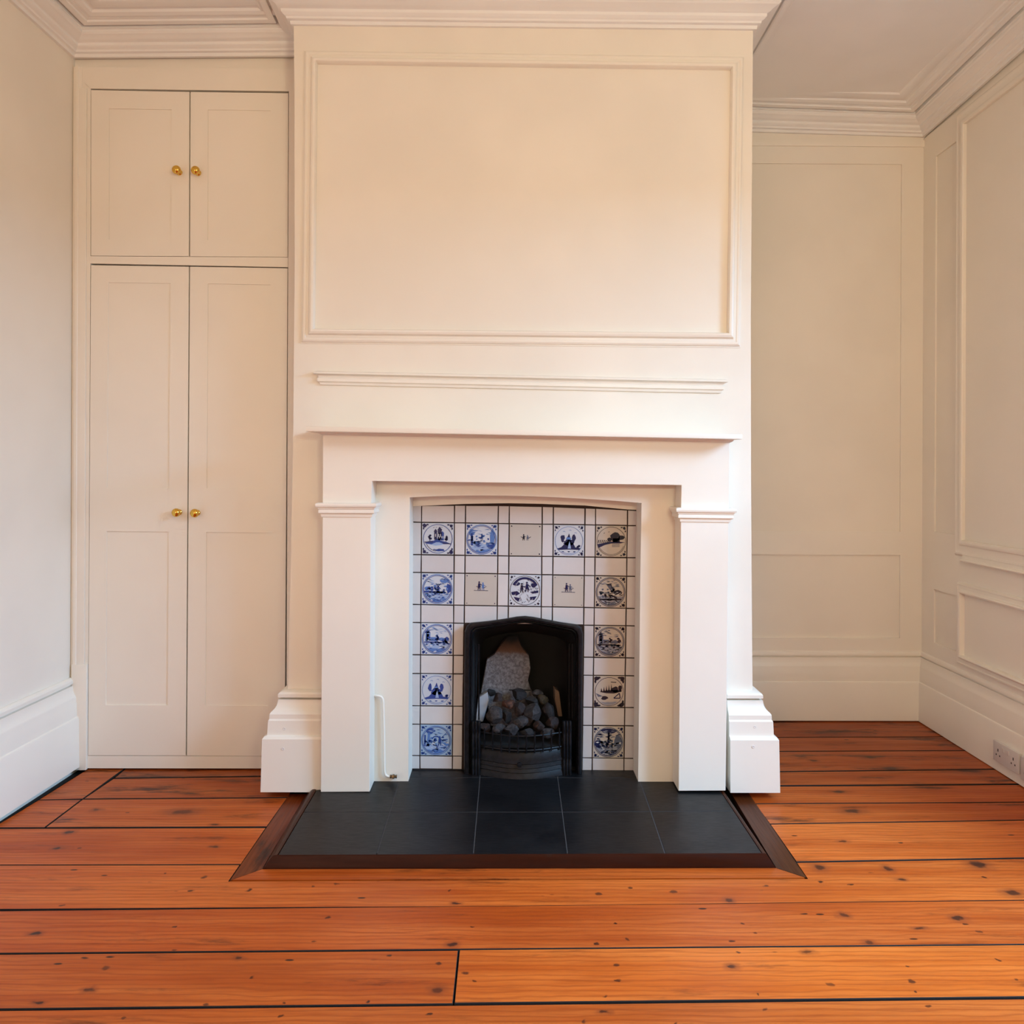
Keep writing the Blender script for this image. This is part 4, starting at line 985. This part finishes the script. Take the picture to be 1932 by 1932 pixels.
add_lathe(bm, c + Vector((.0125, 0, 0)), (0, -1, .3), [(.004, 0), (.004, .011), (.006, .012), (.006, .015), (0, .016)], 8)
child(finish(bm, 'valve', M_valve, None, 30, origin=gp_.location), gp_)

# ------------------------------------------------------------------ alcove cupboard
YF = YL
cup = thing('alcove_cupboard', Vector((onY(350, 1449, YF).x, YF, 0)), 'built-in cream cupboard with two short doors over two tall doors in the left alcove', 'cupboard')
Kp = lambda x, y, Y=YF: onY(x, y, Y)
def cc(bm, name, mat=None, smooth=35, parent=None):
    o = finish(bm, name, mat or M_joinery, None, smooth, origin=cup.location); child(o, cup)
    if parent: o.parent = parent; o.location = (0, 0, 0)
    return o
xw = xl(YF)
xC = Lp[3].x - .0
TH = .022
# face frame (rails and stiles), built round the door openings
def quadp(bm, pts, Y=YF, th=TH, bev=0.0): add_prism(bm, [Kp(x, y, Y) for x, y in pts], (0, th, 0), bev, 1)
bm = bmesh.new()
Lx = lambda y: 170.5 - (y - 500) * .0053 + (0.3 if y < 500 else 0)      # left edge of doors
Mx = lambda y: 358.2 - (y - 172) * .0056
Rx = lambda y: 544.5 - (y - 174) * .003
def zleft(y): return y
fr_pts_outer_l = (128, 128)
top = 127
base = 1449.5
def pt(fx, y): return (fx, y)
# header, mid rail, bottom rail, left stile, right stile
quadp(bm, [(128, 126), (560, 130), (560, 172.3), (170, 167)])
quadp(bm, [(128, 126), (171, 167), (170.5, 497), (165.5, 1426), (164.5, 1449.5), (122, 1449.5)])
quadp(bm, [(545, 172), (562, 172), (558, 1440), (540, 1440)])
quadp(bm, [(170.6, 483.2), (543.3, 485.6), (543.2, 504), (170.5, 497)])
quadp(bm, [(165.6, 1426), (543, 1427), (560, 1428), (560, 1450), (164.5, 1449.5)])
frame_o = cc(bm, 'face_frame', smooth=None)
# scribe mouldings against the wall, and foot block
bm = bmesh.new()
p0, p1 = Kp(130, 128), Kp(125.5, 1300); zt_ = Kp(130, 127).z
add_sweep(bm, [(xw + .0, YF, zt_), (xw + .0, YF, .33)], (0, -1, 0), [(0, 0), (.004, .006), (.012, .006), (.014, .011), (.024, .011), (.028, .005), (.036, .003), (.036, 0)], side=1)
cc(bm, 'scribe_moulding', smooth=25)
bm = bmesh.new(); a = Kp(147, 1300, YF - .012); b = Kp(160, 1454, YF - .012)
add_box(bm, (xw + .01, YF - .014, 0.004), (Kp(162, 1450, YF - .014).x, YF, .42), .001); add_box(bm, (xw + .01, YF - .008, .42), (Kp(160, 900, YF - .008).x, YF, Kp(160, 168).z), .001)
cc(bm, 'scribe_batten', smooth=35)
# ledge above and plain frieze up to the cornice
bm = bmesh.new(); a = Kp(128, 118); b = Kp(560, 122)
add_prism(bm, [Vector((xw, YF + .012, Kp(130, 128).z)), Vector((xC + .0, YF + .012, Kp(550, 130).z)), Vector((xC, YF + .012, zclb + .02)), Vector((xw, YF + .012, zcl + .02))], (0, .012, 0))
cc(bm, 'frieze_board', smooth=None)
bm = bmesh.new(); add_box(bm, (xw + .01, YF + .045, .0), (xC + .0, YF + .06, 2.8)); cc(bm, 'carcass', M_dark, None)

def door(name, tl, tr, br_, bl_, panels, knob, label=None):
    """door leaf slab with sunk panels; corner points and panels given in photo points on the door plane"""
    g = .75
    bm = bmesh.new()
    TL, TR, BR, BL = Kp(tl[0] + g, tl[1] + g * 2.6), Kp(tr[0] - g, tr[1] + g * 2.6), Kp(br_[0] - g, br_[1] - g * .6), Kp(bl_[0] + g, bl_[1] - g * .6)
    def uv(u, v):      # bilinear
        return (TL * (1 - u) + TR * u) * (1 - v) + (BL * (1 - u) + BR * u) * v
    W = tr[0] - tl[0]; Hh = bl_[1] - tl[1]
    pu0, pu1 = panels[0][0], panels[0][1]
    us = [0, pu0, pu1, 1]; vs = [0]
    for p in panels: vs += [p[2], p[3]]
    vs.append(1)
    def cell(u0, u1, v0, v1, d0, th):
        pts = [uv(u0, v0), uv(u1, v0), uv(u1, v1), uv(u0, v1)]
        add_prism(bm, [p + Vector((0, d0, 0)) for p in pts], (0, th, 0))
    # stiles, rails
    cell(0, pu0, 0, 1, 0, TH); cell(pu1, 1, 0, 1, 0, TH)
    for j in range(0, len(vs) - 1, 2): cell(pu0, pu1, vs[j], vs[j + 1], 0, TH)
    leaf = cc(bm, 'door', smooth=None)
    if label: leaf['label'] = label
    for p in panels:
        bm = bmesh.new()
        q = [uv(p[0], p[2]), uv(p[1], p[2]), uv(p[1], p[3]), uv(p[0], p[3])]
        add_prism(bm, [v + Vector((0, .0045, 0)) for v in q], (0, .008, 0))
        cc(bm, 'door_panel', smooth=30, parent=leaf)
    kx, ky = knob; c = onY(kx, ky, YF)
    bm = bmesh.new()
    add_lathe(bm, c, (0, -1, 0), [(.0, -.001), (.012, -.001), (.012, .002), (.010, .004), (.0065, .006), (.0055, .010), (.0065, .014), (.011, .018), (.0155, .023), (.0172, .028), (.0165, .033), (.0135, .038), (.008, .0412), (0, .0425)], 24)
    k_ = cc(bm, 'knob', M_brass, 50, leaf); k_['label'] = 'round brass knob'
    return leaf
fu = lambda x, l, r: (x - l) / (r - l)
door('d', (171, 168), (358, 171.5), (357, 483.8), (171, 482.8), [(fu(205, 171, 358), fu(324, 171, 358), fu(204, 170, 483), fu(452, 170, 483))], (338.5, 325.5), 'short upper left cupboard door')
door('d', (358.8, 171.5), (544.5, 174), (543.3, 485.3), (357.8, 484), [(fu(392, 359, 544.5), fu(511, 359, 544.5), fu(206, 173, 484), fu(453, 173, 484))], (374, 326.5), 'short upper right cupboard door')
door('d', (171, 498.3), (357, 501.2), (351, 1426), (165.5, 1425.5), [(fu(204, 171, 357), fu(322, 171, 357), fu(531, 499, 1426), fu(920, 499, 1426)), (fu(204, 171, 357), fu(322, 171, 357), fu(1002, 499, 1426), fu(1331, 499, 1426))], (338, 966.5), 'tall lower left cupboard door')
door('d', (357.8, 501.2), (543.3, 504.2), (537.5, 1427), (352, 1426), [(fu(392, 358, 543.3), fu(511, 358, 543.3), fu(534, 502.5, 1427), fu(922, 502.5, 1427)), (fu(392, 358, 543.3), fu(511, 358, 543.3), fu(1004, 502.5, 1427), fu(1332, 502.5, 1427))], (372.5, 967.5), 'tall lower right cupboard door')

# ------------------------------------------------------------------ sockets on the right skirting
def socket(px0, px1, top0, bot0, label):
    skx = .034
    A = onR(px0, top0, skx); B = onR(px0, bot0, skx); yq0 = A.y; z1, z0 = A.z, B.z
    yq1 = onR(px1, 1420, skx).y
    s = thing('wall_socket', Vector((xr(yq0) - skx, (yq0 + yq1) / 2, z0)), label, 'socket', 'double sockets on the right skirting')
    def P(u, v, d=0): y = yq0 + (yq1 - yq0) * u; return Vector((xr(y) - skx + .001 - d, y, z0 + (z1 - z0) * v))
    def bx(u0, u1, v0, v1, d0, d1, name, mat, bev=0, par=None):
        bm = bmesh.new(); add_prism(bm, [P(u0, v0, d0), P(u1, v0, d0), P(u1, v1, d0), P(u0, v1, d0)], (-(d1 - d0), 0, 0), bev, 2)
        o = finish(bm, name, mat, None, 35, origin=s.location); child(o, s); return o
    pl_ = bx(0, 1, 0, 1, -.004, .008, 'plate', M_plastic, .002)
    for u in (.36, .56): bx(u, u + .08, .62, .84, .007, .0105, 'switch', M_plastic, .0008)
    for uc in (.2, .8):
        for (du, dv) in ((0, .22), (-.07, 0), (.07, 0)):
            bx(uc + du - .018, uc + du + .018, .30 + dv, .38 + dv + (.06 if dv else 0), .0075, .0083, 'pin_hole', M_hole)
    return s
socket(1877, 1925, 1395, 1432, 'white double wall socket on the right skirting, the whole one')
socket(1929, 1992, 1426, 1470, 'white double wall socket cut off by the right edge of the view')
